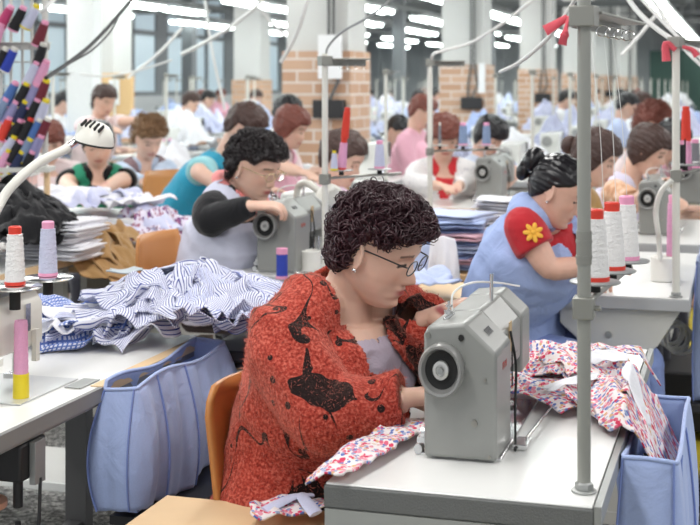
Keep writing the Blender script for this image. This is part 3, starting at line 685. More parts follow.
# ---------------------------------------------------------------- sewing machines
def machine(label, loc, detail=True, body=MACH, group=None, sc=1.0, dark=False, rz=0, cutn=12):
    e = empty('sewing_machine', loc, rz, label, 'sewing machine', group); e.scale = (.88*sc, sc, 1.05*sc)
    S1 = [(-.075, .004), (.075, .004), (.075, .185), (.010, .235), (-.066, .228), (-.076, .212)]
    S2 = [(-.055, .115), (.060, .115), (.060, .190), (.010, .235), (-.060, .230)]
    S3 = [(-.060, .085), (.064, .085), (.064, .196), (.010, .236), (-.062, .230)]
    b = MB().prism(S1, 0, .15).prism(S2, .15, .34).prism(S3, .34, .44); b.build('body', body, e, bev=.007, bseg=3)
    MB().b2((-.088, .02, -.002), (.080, .47, .006)).build('bed_plate', CHROME if not dark else STEEL, e, bev=.002)
    h = MB().lathe([(.001, -.018), (.030, -.018), (.036, -.030), (.041, -.030), (.0425, -.018), (.0425, .012), (.032, .022), (.02, .026)], (-.030, -.005, .158), 36, M=Matrix.Rotation(PI/2, 3, 'X')@Matrix.Rotation(PI, 3, 'X'))
    # handwheel: deep dish with a hub, axis along the machine
    h = MB(); R3 = Matrix.Rotation(PI/2, 3, 'X')
    h.lathe([(.022, .0), (.038, .0), (.0445, .008), (.0455, .032), (.0425, .038), (.038, .037), (.035, .028), (.030, .016), (.012, .014), (.001, .014)], (-.033, .002, .158), 40, M=R3)
    hw = h.build('handwheel', mat('wheel enamel', (.30, .30, .29), .3, metal=.3), e)
    MB().lathe([(.0345, .022), (.0345, .024), (.014, .020), (.001, .020)], (-.033, .002, .158), 32, M=R3).build('wheel_dish', RUBBER, hw)
    hb = MB().lathe([(.016, .018), (.016, .030), (.010, .031), (.010, .027), (.001, .027)], (-.033, .002, .158), 24, M=R3); hb.build('hub', mat('hub metal', (.62, .62, .6), .3, metal=.5), hw)
    MB().lathe([(.0055, .027), (.0055, .034), (.001, .034)], (-.033, .002, .158), 16, M=R3).build('hub_screw', STEEL, hw)
    nb = MB().cyl((0, .40, .09), (0, .40, .012), .005, 10).cyl((.02, .40, .085), (.02, .40, .03), .004, 8).b2((.008, .385, .006), (.034, .425, .011)); nb.build('needle_bar', CHROME, e)
    if detail:
        for x, y, z, r in ((-.066, -.001, .212, .005), (-.068, -.001, .118, .005), (.030, -.001, .067, .0062), (.060, -.001, .012, .0032), (.052, -.001, .141, .0028)):
            s = MB(); s.loft([(x, .001, z), (x, -.004, z)], r, 14)
            s.build('screw', mat('screw steel', (.32, .31, .28), .35, metal=.8), e)
        MB().loft([(.003, .001, .210), (.003, -.003, .210)], .0058, 14).build('oil_plug', RUBBER, e)
        pn = MB().cyl((.012, .25, .235), (.012, .25, .285), .0040, 10); pn.build('thread_pin', CHROME, e)
        g = MB().cyl((-.038, .06, .228), (-.038, .06, .262), .003, 8).loft([(-.038, .06, .240), (-.038, .06, .245)], .011, 14).loft([(-.038, .06, .252), (-.038, .06, .255)], .008, 14).cyl((-.045, .05, .23), (-.03, .07, .24), .004, 8)
        g.build('tension_guide', CHROME, e)
        wv = MB().loft(spline([(-.05, .14, .228), (-.05, .15, .262), (-.02, .20, .275), (.02, .30, .262), (.04, .36, .25), (.05, .38, .246)], 5), .0022, 6); wv.build('thread_tube', mat('clear white tube', (.8, .8, .78), .3), e)
        # marks on the slope and side, as on the casting
        mk = MB(); n = Vector((.05, 0, .065)).normalized(); d = Vector((.065, 0, -.05)).normalized(); yv = Vector((0, 1, 0)); o0 = Vector((.043, .055, .2115))
        for k in range(5):
            c = o0+yv*(.0095*k); 
            mk.box(c, (.0011, .0018, .015), M=Matrix((n, yv, d)).transposed())
            if k % 2 == 0: mk.box(c+yv*.0035-d*.006, (.0011, .006, .0016), M=Matrix((n, yv, d)).transposed())
            else: mk.box(c+yv*.0035+d*.0, (.0011, .006, .0016), M=Matrix((n, yv, d)).transposed())
        mk.build('model_marking', mat('dark print', (.06, .06, .07), .6), e)
        rm = MB()
        for k in range(4): rm.b2((.0752, .060+.012*k, .148), (.0758, .063+.012*k, .160)); 
        for k in range(2): rm.b2((.0752, .060+.024*k, .158-k*.004), (.0758, .072+.024*k, .160-k*.004))
        rm.build('red_marking', mat('red print', (.62, .08, .06), .6), e)
        MB().prism([(.075, .10), (.075, .18), (.0775, .18), (.0775, .10)], .155, .158).build('body_seam', RUBBER, e)
        MB().b2((.0602, .17, .135), (.0615, .30, .137)).b2((.0602, .17, .12), (.0613, .18, .19)).build('side_plate_seam', mat('seam', (.25, .25, .24), .5), e)
        MB().b2((.0603, .20, .150), (.0625, .225, .205)).build('brown_label', mat('kraft', (.52, .38, .22), .8), e)
        c = MB().loft(spline([(.064, .20, .19), (.078, .19, .13), (.080, .17, .06), (.088, .13, .012), (.095, .09, .003)], 6), .0028, 8); c.build('cable', RUBBER, e)
        l = MB().b2((.088, .10, .001), (.118, .16, .010)).cyl((.11, .14, .012), (.125, .42, .012), .003, 8); l.build('lifting_lever', CHROME, e, bev=.002)
        bo = MB().loft([(-.093, .02, .010), (-.093, .04, .010)], .009, 14).b2((-.092, .01, .024), (-.076, .06, .034)).loft([(-.085, .02, .040), (-.075, .02, .040)], .010, 16); bo.build('bobbin_winder', mat('winder steel', (.62, .63, .64), .25, metal=.6), e)
    return e
M1 = machine('large grey sewing machine with handwheel towards the camera, before the woman in red', (-.477, 2.27, .780))
def mcopy(loc, label, sc=1.0, rz=0, group=None):
    c = copy_tree(M1, loc=loc, label=label, scale=(.9*sc, sc, sc), rz=rz, group=group); return c
# ---------------------------------------------------------------- heroes
HAIRB = mat('black curly hair', (.012, .007, .008), .42, var=.3, scale=30)
HAIRR = mat('dark auburn curls', (.034, .008, .013), .40, var=.6, scale=14)
HAIRS = mat('sleek black hair', (.008, .007, .009), .28, var=.3, scale=60)
HAIRBR = mat('brown hair', (.05, .022, .016), .45, var=.3, scale=30, bump=.5, bscale=120)
HAIRGD = mat('light brown hair', (.22, .12, .055), .5, var=.3, scale=30, bump=.5, bscale=120)
HAIRRD = mat('red brown hair', (.16, .04, .025), .45, var=.3, scale=30, bump=.5, bscale=120)
SK1 = skin('fair skin', (.70, .45, .345)); SK2 = skin('rosy skin', (.70, .42, .32))
LENS = mat('lens glass', (1, 1, 1), .05, trans=1, alpha=.25)
DEG = math.radians
def cardi_cut(co_, I):
    d = co_-I['S']; x = d.dot(I['fw']); y = d.dot(I['lf']); z = d.z
    if z > .005 and x > -.045 and abs(y) < .085: return True
    for a_, b_ in ((I['LE'], I['LW']), (I['LS'], I['LE']), (I['RE'], I['RW'])):
        s_ = b_-a_; t_ = max(0, min(1, (co_-a_).dot(s_)/s_.length_squared))
        if (co_-(a_+s_*t_)).length < .088: return False
    if x < 0.0 or z < -.46: return False
    wd = interp([-.45, -.30, -.15, .03], [.050, .085, .095, .090], z)
    c = interp([-.45, -.2, 0], [-.0, .0, 0], z)
    return -wd*.72 < y-c < wd
def cardi_dark(co_, I):
    q1 = co_-(I['RE'].lerp(I['RS'], .40)+Vector((.03, -.06, .0))); d1 = math.hypot(q1.length*1.0, q1.z*1.4)-.35*abs(q1.x); d2 = min((co_-I['RW']).length-.0, (co_-I['LW']).length)
    v = max(0, 1-d1/.075)*1.5
    t = (co_-I['LE']).length
    v = max(v, max(0, 1-t/.13)*1.6, max(0, 1-(co_-I['LE'].lerp(I['LW'], .6)).length/.12)*1.4)
    y = (co_-I['S']).dot(I['lf']); x = (co_-I['S']).dot(I['fw'])
    if x > 0 and .085 < y < .125: v = max(v, .8)
    v = max(v, max(0, 1-(co_-(I['hip']+Vector((.10, -.20, .12)))).length/.13)*1.2)  # shading at the lower front, put into the knit colour
    return v
sp = W(341, 317, 2.76); hp_ = W(308, 538, 2.80)
H1 = person('person', 'curly dark haired woman in a red mohair cardigan bent over the nearest sewing machine', hip=hp_, S=sp, head=W(376, 247, 2.72),
    shdrop=.03, heading=DEG(-27), hy=DEG(-5), hp=DEG(22), hr=DEG(3), hs=.97, voxel=.0032, skin_m=SK1, nose=1.12, sw=.165, bust=.045, hunch=.035,
    RE=W(322, 418, 2.56), RW=W(405, 398, 2.53), LE=W(412, 372, 2.92), LW=W(428, 318, 2.72), handR=dict(d=RT*1+FW*.5, n=Vector((0, 0, -1)), curl=.6),
    handL=dict(d=RT*.5+Vector((0, 0, .25))-FW*.2, n=Vector((.3, 0, -1)), curl=.7),
    clothes=[dict(name='blouse', mat=cloth('lilac blouse', (.44, .38, .46), bump=.5), inf=.008, k0=.0, k1=.985, wrinkle=.003, cut=lambda c, I: vcut(.075, .040)(c, I) or ((c-I['S']).z > -.03 and (c-I['S']).dot(I['fw']) > -.08 and abs((c-I['S']).dot(I['lf'])) < .10), voxel=.005),
             dict(name='cardigan', mat=knit_red(), inf=.026, sl=2, slinf=.006, wrinkle=.011, cut=cardi_cut, dark=cardi_dark, voxel=.0055, flare=.03, smooth=2, seed=5, solid=.008, taper=.9)],
    hair=dict(style='curly', m=HAIRR, thick=.010, curls=2300, lump=.015, front=.014, cr=.0105, seed=3, backvol=-.006), legs=True)
glasses(H1, mat('dark glasses frame', (.02, .02, .022), .3), lensm=LENS, lens_z=.002)
def stud(I, r=.005):
    p = I['Mh']@Vector((-.002, -.084, -.040)); MB().ball(p, r, seg=10, ring=8).build('earring', CHROME, I['body'])
stud(H1)
# wool fibres standing off the cardigan
def fuzz(I, o, n, ln, m):
    me = o.data; r = random.Random(5); mb = MB(); P = me.polygons; V = me.vertices
    for _ in range(n):
        f = P[r.randrange(len(P))]; p = f.center; nn = f.normal
        if nn.y > .75: continue
        t = Vector((r.uniform(-1, 1), r.uniform(-1, 1), r.uniform(-1, 1))); d = (nn*(.35+r.random()*.8)+t*.7-Vector((0, 0, .3))).normalized(); s = d.cross(nn)
        if s.length < 1e-3: continue
        s.normalize(); l = ln*(.4+r.random()); w = .00045
        q = p+nn*.001
        mb.add([q-s*w, q+s*w, q+d*l*.6+s*w*.6+nn*.0, q+d*l+t*l*.3], [(0, 1, 2, 3)])
    return mb.build('wool_fibres', m, o, sharp=0)
fuzz(H1, H1['cardigan'], 26000, .0075, mat('wool fibre', (.56, .15, .11), .9, var=.3, scale=50))
# necklace and buttons
nk = MB(); S0 = H1['S']; fw, lf = H1['fw'], H1['lf']
for k in range(4): MB().ball(S0+fw*(.150+.0*k)+lf*(-.004)+Vector((0, 0, -.135-.075*k)), (.005,)*3, seg=10, ring=6).build('button', mat('pearl', (.8, .76, .78), .3), H1['blouse'])
# chair of the woman in red
def chair(label, loc, rz=0, group=None, h=.88, sc=1):
    e = empty('plywood_chair', loc, rz, label, 'chair', group)
    # backrest: curved plywood, faces +X
    n, m_ = 14, 10; P = np.zeros((n, m_, 3)); 
    for i in range(n):
        for j in range(m_):
            y = -.20+.40*i/(n-1); z = .56+(h-.56)*j/(m_-1); w = 1-.12*(1-j/(m_-1))
            rr = .05 if j == m_-1 else 0
            P[i, j] = (-.02-.06*(z-.5)+.05*(abs(y)/.2)**2, y*w*(.86 if j == m_-1 else (.96 if j == m_-2 else 1)), z)
    MB().grid(P).build('backrest', CHAIRW, e, solid=.011)
    P = np.zeros((12, 12, 3))
    for i in range(12):
        for j in range(12):
            x = .40*i/11; y = -.19+.38*j/11; P[i, j] = (x, y*(1 if 0 < i < 11 else .9), .455-.012*math.sin(PI*i/11)-.02*(i/11)**3)
    MB().grid(P).build('seat', CHAIRW, e, solid=.011)
    f = MB()
    for s in (-1, 1):
        f = MB().loft(spline([(-.016, s*.12, .64), (-.012, s*.13, .56), (-.01, s*.165, .43), (-.07, s*.18, 0)], 5), .010, 10); f.build('leg', BLACK, e)
        f = MB().loft([(.33, s*.15, .44), (.37, s*.18, 0)], .010, 10); f.build('leg', BLACK, e)
        MB().loft([(-.01, s*.165, .435), (.33, s*.15, .435)], .008, 8).build('seat_rail', BLACK, e)
    for s in (-1, 1): MB().ball((-.014, s*.145, .67), (.005, .008, .008), seg=10, ring=6).build('bolt', CHROME, e)
    return e
cp = XYat(262, 2.82); CH1 = chair('orange brown plywood chair under the woman in the red cardigan', (cp.x+.008, cp.y, 0), DEG(-21), h=.83)
MB()
# woman in the white tabard
def tab_cut(depth, w):
    return vcut(depth, w)
H7 = person('person', 'woman with short black curls and glasses in a white tabard turning a handwheel', hip=W(218, 300, 5.0), S=W(236, 207, 4.85), head=W(254, 166, 4.78),
    heading=DEG(-8), hy=DEG(-14), hp=DEG(20), hs=1.02, voxel=.0036, skin_m=SK1, build=1.10, bust=.05, hunch=.03, sw=.160,
    RE=W(211, 221, 4.62), RW=W(250, 206, 4.55), handR=dict(d=RT*1+Vector((0, 0, .02)), n=Vector((.3, .3, -1)), curl=.75),
    LE=W(296, 238, 5.1), LW=W(312, 238, 5.2),
    clothes=[dict(name='black_jersey', mat=cloth('black jersey', (.012, .012, .014)), inf=.008, k0=.1, k1=.98, sl=2, wrinkle=.004, slinf=.006, taper=.7, voxel=.006),
             dict(name='pink_collar', mat=cloth('coral pink cotton', (.86, .30, .29)), inf=.016, torso=0, collar=1, scarf=1, wrinkle=.004, voxel=.005, cut=lambda c, I: (c-I['S']).dot(I['fw']) > .05 and abs((c-I['S']).dot(I['lf'])) < .018),
             dict(name='tabard', mat=striped('white pinstripe tabard', (.80, .80, .85), (.66, .67, .80), 160, .4), inf=.022, k0=.0, k1=.97, yoke=.58, wrinkle=.008, cut=vcut(.20, .095), voxel=.007)],
    hair=dict(style='curly', m=HAIRB, thick=.010, curls=900, lump=.010, front=.012, cr=.010, seed=9))
glasses(H7, mat('gold glasses frame', (.75, .6, .35), .25, metal=.8), lensm=LENS)
stud(H7)
CH7 = chair('plywood chair with a tan back behind the woman in the white tabard', (XYat(157, 4.95).x, XYat(157, 4.95).y, 0), 0, h=.885)
# woman in the blue tabard and red shirt
def flower(I, c, n, up):
    n = n.normalized(); s = n.cross(up).normalized(); u = s.cross(n)
    mb = MB()
    for k in range(7):
        a = 2*PI*k/7; d = s*math.cos(a)+u*math.sin(a); t = n.cross(d)
        mb.ball(c+d*.019, (.013, .0075, .0035), M=Matrix((d, t, n)).transposed(), seg=12, ring=8)
    mb.ball(c+n*.001, (.008, .008, .004), M=Matrix((s, u, n)).transposed(), seg=12, ring=8); return mb
H11 = person('person', 'woman with a black bun, blue tabard over red shirt with a yellow flower', hip=W(512, 350, 4.35), S=W(540, 223, 4.12), head=W(557, 190, 4.02),
    heading=DEG(-12), hy=DEG(-2), hp=DEG(27), hs=.91, voxel=.0036, skin_m=SK2, build=1.0, arms_r=.84, bust=.05, hunch=.05, sw=.140, legs=True,
    RE=W(549, 270, 3.95), RW=W(586, 266, 3.98), LE=W(584, 243, 4.40), LW=W(592, 262, 4.30),
    clothes=[dict(name='red_shirt', mat=cloth('red jersey', (.50, .025, .035)), inf=.008, k0=.1, k1=1.0, sl=.50, slinf=.012, wrinkle=.004, collar=1, voxel=.006, cut=vcut(.05, .05)),
             dict(name='tabard', mat=striped('blue checked tabard', (.30, .38, .66), (.36, .45, .72), 120, .5), inf=.022, k0=.0, k1=.98, wrinkle=.010, flare=.02, cut=vcut(.18, .07), voxel=.007)],
    hair=dict(style='tied', m=HAIRS, thick=.008, lump=.003, seed=4, strand=.0012, bun=[((-.118, 0, .052), (.034, .040, .046)), ((-.130, .004, .010), (.026, .030, .040))]), legm=cloth('blue skirt', (.22, .29, .55)))
stud(H11, .004)
fwd = (H11['RE']-H11['RS']); pc = H11['RS'].lerp(H11['RE'], .26); nn = (-FW+Vector((0, 0, .35))); nn = nn-fwd.normalized()*nn.dot(fwd.normalized()); nn.normalize()
flower(H11, pc+nn*.073, nn, Vector((0, 0, 1))).build('flower_print', mat('yellow print', (.85, .45, .05), .7), H11['red_shirt'])
# clip, ribbon, bracelet
MB().loft([H11['Mh']@Vector((-.105, .045*math.sin(t), .052+.045*math.cos(t))) for t in np.linspace(-.2, PI+.6, 14)], .0035, 6).build('hair_clip', CHROME, H11['hair'])
# ---------------------------------------------------------------- thread cones
def cone_proto(col, top='white', h=.115, r0=.024, r1=.017, base=None, capm=None):
    """a cone of thread standing on z=0"""
    prof = [(.004, 0), (r0*.98, 0), (r0, .004)]
    b = MB().lathe([(r0*.92, 0), (r0*.95, .001), (r0*.95, .008), (r0*.9, .009)], seg=24)
    n = 26; pr = [(.003, .006), (r0*.97, .006)]+[(r0+(r1-r0)*(i/n)**1.2+.0006*math.sin(i*2.2), .008+(h*.86-.008)*i/n) for i in range(n+1)]+[(r1*.9, h*.865), (.003, h*.87)]
    return pr
def cone(label, loc, col='white', cap=None, base=None, h=.115, r0=.024, r1=.017, tilt=None, group=None, name='thread_cone', parent=None):
    e = empty(name, loc, 0, label, 'thread cone', group)
    MB().lathe(cone_proto(col, h=h, r0=r0, r1=r1), seg=26).build('thread', TH[col], e, sharp=50)
    MB().lathe([(.004, h*.86), (r1*.82, h*.86), (r1*.86, h*.98), (r1*.7, h), (.006, h), (.005, h*.93)], seg=22).build('cone_tip', cap or PINKP, e)
    MB().lathe([(.004, 0), (r0*1.02, 0), (r0*1.03, .007), (r0*.9, .0078)], seg=24).build('cone_foot', base or cap or PINKP, e)
    if tilt is not None: e.rotation_euler = tilt
    return e
# ---------------------------------------------------------------- thread stands
COLR = mat('stand collar', (.30, .30, .27), .4, metal=.6)
def stand(label, x, y, zb, zt, r=.0105, arm_z=1.56, arm_len=.36, spool_z=1.075, spool_len=.36, group=None, discs=3, m=PAINT, adir=(0, 1), sdir=None, spos=None):
    e = empty('thread_stand', (x, y, zb), 0, label, 'thread stand', group); H = zt-zb; d = Vector((adir[0], adir[1], 0)); s = Vector((d.y, -d.x, 0))
    MB().cyl((0, 0, 0), (0, 0, H), r, 20).build('pole', m, e)
    MB().lathe([(.018, 0), (.021, .001), (.021, .004), (.0175, .005)], seg=24).lathe([(.0155, .005), (.0155, .015), (.0115, .018)], seg=6).build('base_nut', STEEL, e, bev=.001)
    if arm_z:
        z = arm_z-zb
        a = MB().box((0, 0, z), (.042, .042, .034)).prism([(-.026, .004), (.026, .004), (.026, .009), (-.026, .009)], .02, arm_len).prism([(-.026, -.018), (-.022, -.018), (-.022, .009), (-.026, .009)], .02, arm_len)
        if adir != (0, 1):
            R = Matrix.Rotation(math.atan2(d.y, d.x)-PI/2, 3, 'Z'); a.v = [tuple((R@Vector((q[0], q[1], 0)))+Vector((0, 0, q[2]))) for q in a.v]
        for vi, q in enumerate(a.v): a.v[vi] = (q[0], q[1], q[2]+(z if vi >= 8 else 0))
        am = a.build('guide_arm', COLR, e, bev=.0015)
        for k in range(4):
            g = MB(); c = d*(arm_len*(.35+.18*k))+Vector((0, 0, z-.014))
            g.loft([c+s*(.012*math.cos(t))+Vector((0, 0, .010*math.sin(t)-.004)) for t in np.linspace(0, 5.5, 12)], .0014, 5); g.build('thread_eye', CHROME, am)
    if spool_z:
        z = spool_z-zb
        if sdir: d = Vector((sdir[0], sdir[1], 0)).normalized()
        c = MB().box((0, 0, z-.0), (.034, .036, .036)); c.cyl((0, 0, z), tuple(s*.028+Vector((0, 0, z))), .005, 8); c.build('collar', COLR, e, bev=.002)
        b = MB().loft([Vector((0, 0, z)), d*.04+Vector((0, 0, z+.004)), d*spool_len+Vector((0, 0, z+.012))], .005, 8)
        b.build('spool_arm', COLR, e)
        for k in range(discs):
            q = d*(spos[k] if spos else spool_len*(k+.42)/(discs))+Vector((0, 0, z+.012)); 
            dd = MB().lathe([(.004, .016), (.042, .0155), (.044, .018), (.042, .0195), (.004, .020)], q, 28); dd.build('spool_disc', mat('disc grey', (.36, .37, .37), .35, metal=.3), e)
            MB().lathe([(.009, 0), (.009, .016), (.004, .016)], q, 14).cyl(q+Vector((0, 0, .02)), q+Vector((0, 0, .10)), .0028, 8).build('spool_pin', RUBBER, e)
    return e
p1 = WZ(584, 492, .78)
ST1 = stand('tall grey steel thread stand bolted to the near right corner of the nearest table', p1.x, p1.y, .78, 2.3, r=.0112, arm_z=1.563, arm_len=.44, adir=(.10, .995), spool_z=1.084, spool_len=.42, sdir=(.10, .995), spos=(.09, .235, .38), m=mat('stand grey', (.31, .315, .285), .35, metal=.3))
MB().loft([(0, 0, .375), (0, 0, .43)], .0128, 18).loft([(0, 0, .385), (0, 0, .39)], .0138, 18).loft([(0, 0, .41), (0, 0, .415)], .0138, 18).build('ring_sleeve', COLR, ST1)
for k, (lab, cap, c2) in enumerate((('white thread cone with a red tip, nearest the tall grey pole', RED, RED), ('white thread cone with a red tip, second along the stand', RED, RED), ('white thread cone with a pink tip, third along the stand', PINKP, PINKP))):
    cone(lab, (p1.x+.0995*(.09+.145*k), p1.y+.995*(.09+.145*k), 1.084+.012+.020), 'white', cap, c2, h=.122, r0=.024, r1=.017)
# red rag on the bracket
P, uv = sheet(.10, .16, 18, 3, amp=.02, k=30); 
rg = MB(); 
for (a, b, c) in (((-.015, 0, 0), (-.035, .0, -.012), (-.052, .0, -.022)), ((-.012, 0, 0), (-.018, -.01, -.025), (-.022, -.012, -.046))):
    rg.loft(spline([a, b, c], 5), list(np.linspace(.006, .010, 11)), 10, r2=list(np.linspace(.004, .002, 11)), lat=(.3, .2, 1))
tag(rg.build('red_rag', cloth('red rag', (.66, .10, .13)), loc=(p1.x-.012, p1.y-.0, 1.562)), 'red scrap of cloth tied to the top bracket of the tall near pole', 'rag')
p2 = XYat(325, 4.56); ST2 = stand('white thread stand rising between the woman in the white tabard and the woman in red', p2.x, p2.y, .78, 1.56, r=.011, arm_z=1.535, arm_len=.17, spool_z=1.12, spool_len=.30, discs=2, m=CREAM, adir=(.75, .66))
d2 = Vector((.75, .66, 0))
cone('slim cone wound in red over pink thread on the middle stand', Vector((p2.x, p2.y, 1.152))+d2*(.30*.42/2)+Vector((0, 0, 0)), 'pink', RED, h=.11, r0=.017, r1=.013, tilt=(0, .10, 0))
cone('slim red thread tube stacked on the pink cone of the middle stand', Vector((p2.x+.012, p2.y, 1.262))+d2*(.30*.42/2), 'red', RED, h=.11, r0=.014, r1=.012, tilt=(0, .10, 0))
cone('small pale blue thread cone on the middle stand', Vector((p2.x, p2.y, 1.152))+d2*(.30*1.42/2), 'lilac', PINKP, h=.10, r0=.019, r1=.014)
cone('small dark green and blue thread cone hanging on the middle stand pole', Vector((p2.x+.04, p2.y-.02, 1.152)), 'lilac', YEL, h=.07, r0=.013, r1=.008)
p3 = XYat(430, 6.35); ST3 = stand('white thread stand left of the red haired woman carrying blue cones', p3.x, p3.y, .78, 1.575, r=.013, arm_z=1.56, arm_len=.17, spool_z=1.125, spool_len=.34, discs=3, m=CREAM, adir=(.97, .25))
for k, px in enumerate((449, 462, 473)):
    q = XYat(px, 6.35, 1.155)
    cone(['thin bare grey spool pin cone on the stand of the red haired woman', 'steel blue thread cone, left of the two blue ones', 'steel blue thread cone, right of the two blue ones'][k], (p3.x+.97*.34*(k+.42)/3*1.0, p3.y+.25*.34*(k+.42)/3, 1.157), ['grey', 'steel', 'steel'][k], PINKP if k else CREAM, h=.11, r0=.022 if k else .008, r1=.017 if k else .006)
p4 = XYat(676, 4.10); ST4 = stand('white thread stand at the right edge with a clamp and red rag', p4.x, p4.y, .78, 1.60, r=.012, arm_z=1.585, arm_len=.3, spool_z=1.165, spool_len=.34, discs=2, m=CREAM, adir=(.35, .93))
tag(MB().loft(spline([(0, 0, 0), (-.03, 0, .02), (-.028, 0, -.035)], 4), list(np.linspace(.008, .014, 9)), 8).loft(spline([(0.02, 0, .01), (.05, 0, .0), (.065, 0, -.02)], 4), list(np.linspace(.005, .011, 9)), 8).build('red_rag', MATS['red rag'], loc=(p4.x, p4.y-.02, 1.56)), 'red scrap tied to the top of the white stand at the right edge', 'rag')
for lab, px, py, t, col, h, r0, cap in (('tall red thread tube at the right edge', 686, 141, 4.3, 'red', .115, .016, RED), ('black thread cone under the red tube at the right edge', 681, 171, 4.25, 'black', .10, .013, PINKP),
                                   ('pink thread cone between a black and a grey one at the right edge', 688, 171, 4.35, 'pink', .10, .013, PINKP), ('dark grey thread cone at the right edge', 695, 168, 4.5, 'grey', .10, .017, PINKP)):
    q = W(px, py, t); cone(lab, q, col, cap, h=h, r0=r0, r1=r0*.85)
pk = W(673, 256, 4.25); cone('tall pink thread cone in front of the white cup at the right', pk+Vector((0, 0, -.0)), 'pink', PINKP, h=.20, r0=.021, r1=.017)
cup = WZ(663, 281, .78); tag(MB().lathe([(.036, 0), (.042, .003), (.042, .082), (.038, .086), (.034, .082), (.034, .01), (.001, .01)], cup, 32).build('white_cup', mat('white plastic', (.76, .75, .70), .4)), 'white plastic cup on the table corner at the right', 'cup')
tag(MB().loft(spline([cup+Vector((-.01, 0, .07)), W(659, 240, 4.15), W(656, 212, 4.12), W(661, 192, 4.1), W(672, 180, 4.08)], 6), .0085, 10).build('white_hose', mat('white plastic', (.76, .75, .70), .4)), 'bent white hose from the cup up to the right stand clamp', 'hose')
# ---------------------------------------------------------------- left: machine with two cones, tall pink cone
ML = empty('overlock_machine', (-1.50, 2.60, .78), 0, 'cream sewing machine cut by the left edge with two thread cones above it', 'sewing machine')
MB().prism([(-.18, .09), (-.005, .09), (0, .10), (0, .185), (-.02, .215), (-.20, .215)], -.75, 0).build('arm', CREAM, ML, bev=.006)
MB().b2((-.16, -.45, 0), (-.02, -.25, .10)).build('pillar', CREAM, ML, bev=.006)
MB().b2((-.21, -.76, .215), (-.005, .0, .228)).build('top_plate', STEEL, ML, bev=.003)
MB().cyl((-.05, -.04, .09), (-.05, -.04, .03), .005, 10).b2((-.065, -.06, .02), (-.035, -.02, .03)).build('presser_foot', CHROME, ML)
MB().b2((.0005, -.08, .13), (.004, -.06, .19)).build('thread_lever', CHROME, ML); MB().b2((.0, -.05, .06), (.012, -.035, .13)).build('needle_guard', CREAM, ML)
MB().loft([(.0, -.25, .125), (.003, -.25, .125)], .012, 18).build('oil_window', RUBBER, ML)
MB().b2((-.17, -.2, .001), (.06, .05, .0035)).build('needle_plate', mat('bright plate', (.62, .63, .63), .3, metal=.4), ML); MB().b2((.07, -.03, .001), (.11, .06, .003)).build('slide_plate', STEEL, ML)
for k, (px, t, ly, col, cap, lab, py) in enumerate(((15, 2.78, 0, 'white', RED, 'white thread cone with red tip and red foot on the left disc', 285), (48, 2.98, 0, 'lilac', PINKP, 'lilac thread cone with pink tip on the right disc', 276))):
    q = W(px, py, t)
    dsc = empty('spool_holder', (q.x, q.y, 1.0), 0, 'black post with a steel disc under the '+('red tipped' if k == 0 else 'pink tipped')+' cone', 'spool holder')
    MB().lathe([(.012, -.03), (.012, q.z-1.0-.006), (.004, q.z-1.0-.006)], seg=16).build('post', RUBBER, dsc); MB().lathe([(.003, q.z-1.006), (.055, q.z-1.007), (.058, q.z-1.003), (.055, q.z-1.001), (.003, q.z-1.0)], seg=36).build('disc', CHROME, dsc)
    cone(lab, (q.x, q.y, q.z+.001), col, cap, h=.125, r0=.0215, r1=.0165)
q = WZ(21, 399, .78); e = empty('thread_cone', q, 0, 'tall pink thread tube on a yellow foot, standing alone on the left table', 'thread cone')
MB().lathe([(.004, .0), (.0175, 0), (.0168, .055), (.012, .056)], seg=26).build('cone_foot', YEL, e); MB().lathe([(.004, .05)]+[(.0155+.0004*math.sin(i*2.4)-.00006*i, .052+.0048*i) for i in range(24)]+[(.013, .168), (.006, .168), (.005, .16)], seg=26).build('thread', TH['pink'], e)
# blue spool and white mug on table 4
q = XYat(282, 4.50, .78); e = empty('thread_cone', q, 0, 'royal blue thread spool with pink ends beside the grey machine', 'thread cone')
MB().lathe([(.004, 0), (.022, 0), (.022, .010), (.004, .010)], seg=22).build('cone_foot', PINKP, e); MB().lathe([(.004, .01), (.0195, .01), (.0195, .085), (.004, .085)], seg=22).build('thread', TH['royal'], e); MB().lathe([(.004, .085), (.020, .085), (.020, .105), (.004, .105)], seg=22).build('cone_tip', PINKP, e)
q = WZ(311, 271, .78); tag(MB().lathe([(.030, 0), (.036, .003), (.036, .072), (.032, .075), (.029, .07), (.029, .01), (.001, .01)], q, 28).build('white_cup', MATS['white plastic']), 'white plastic cup on the table beside the woman in the white tabard', 'cup')
# machines further back
q = W(276, 262, 4.62); M4 = mcopy((q.x, q.y, .78), 'grey sewing machine whose handwheel the white tabard woman turns', sc=1.08)
q = W(655, 234, 5.78); mcopy((q.x, q.y, .78), 'grey sewing machine in front of the woman in the lilac tabard', sc=1.05)
q = W(489, 195, 7.35); mcopy((q.x, q.y, .78), 'dark grey sewing machine between the red haired and the black haired women', sc=1.12)
q = W(690, 198, 7.3); mcopy((q.x, q.y, .78), 'grey machine at the right edge behind the cones', sc=1.2)
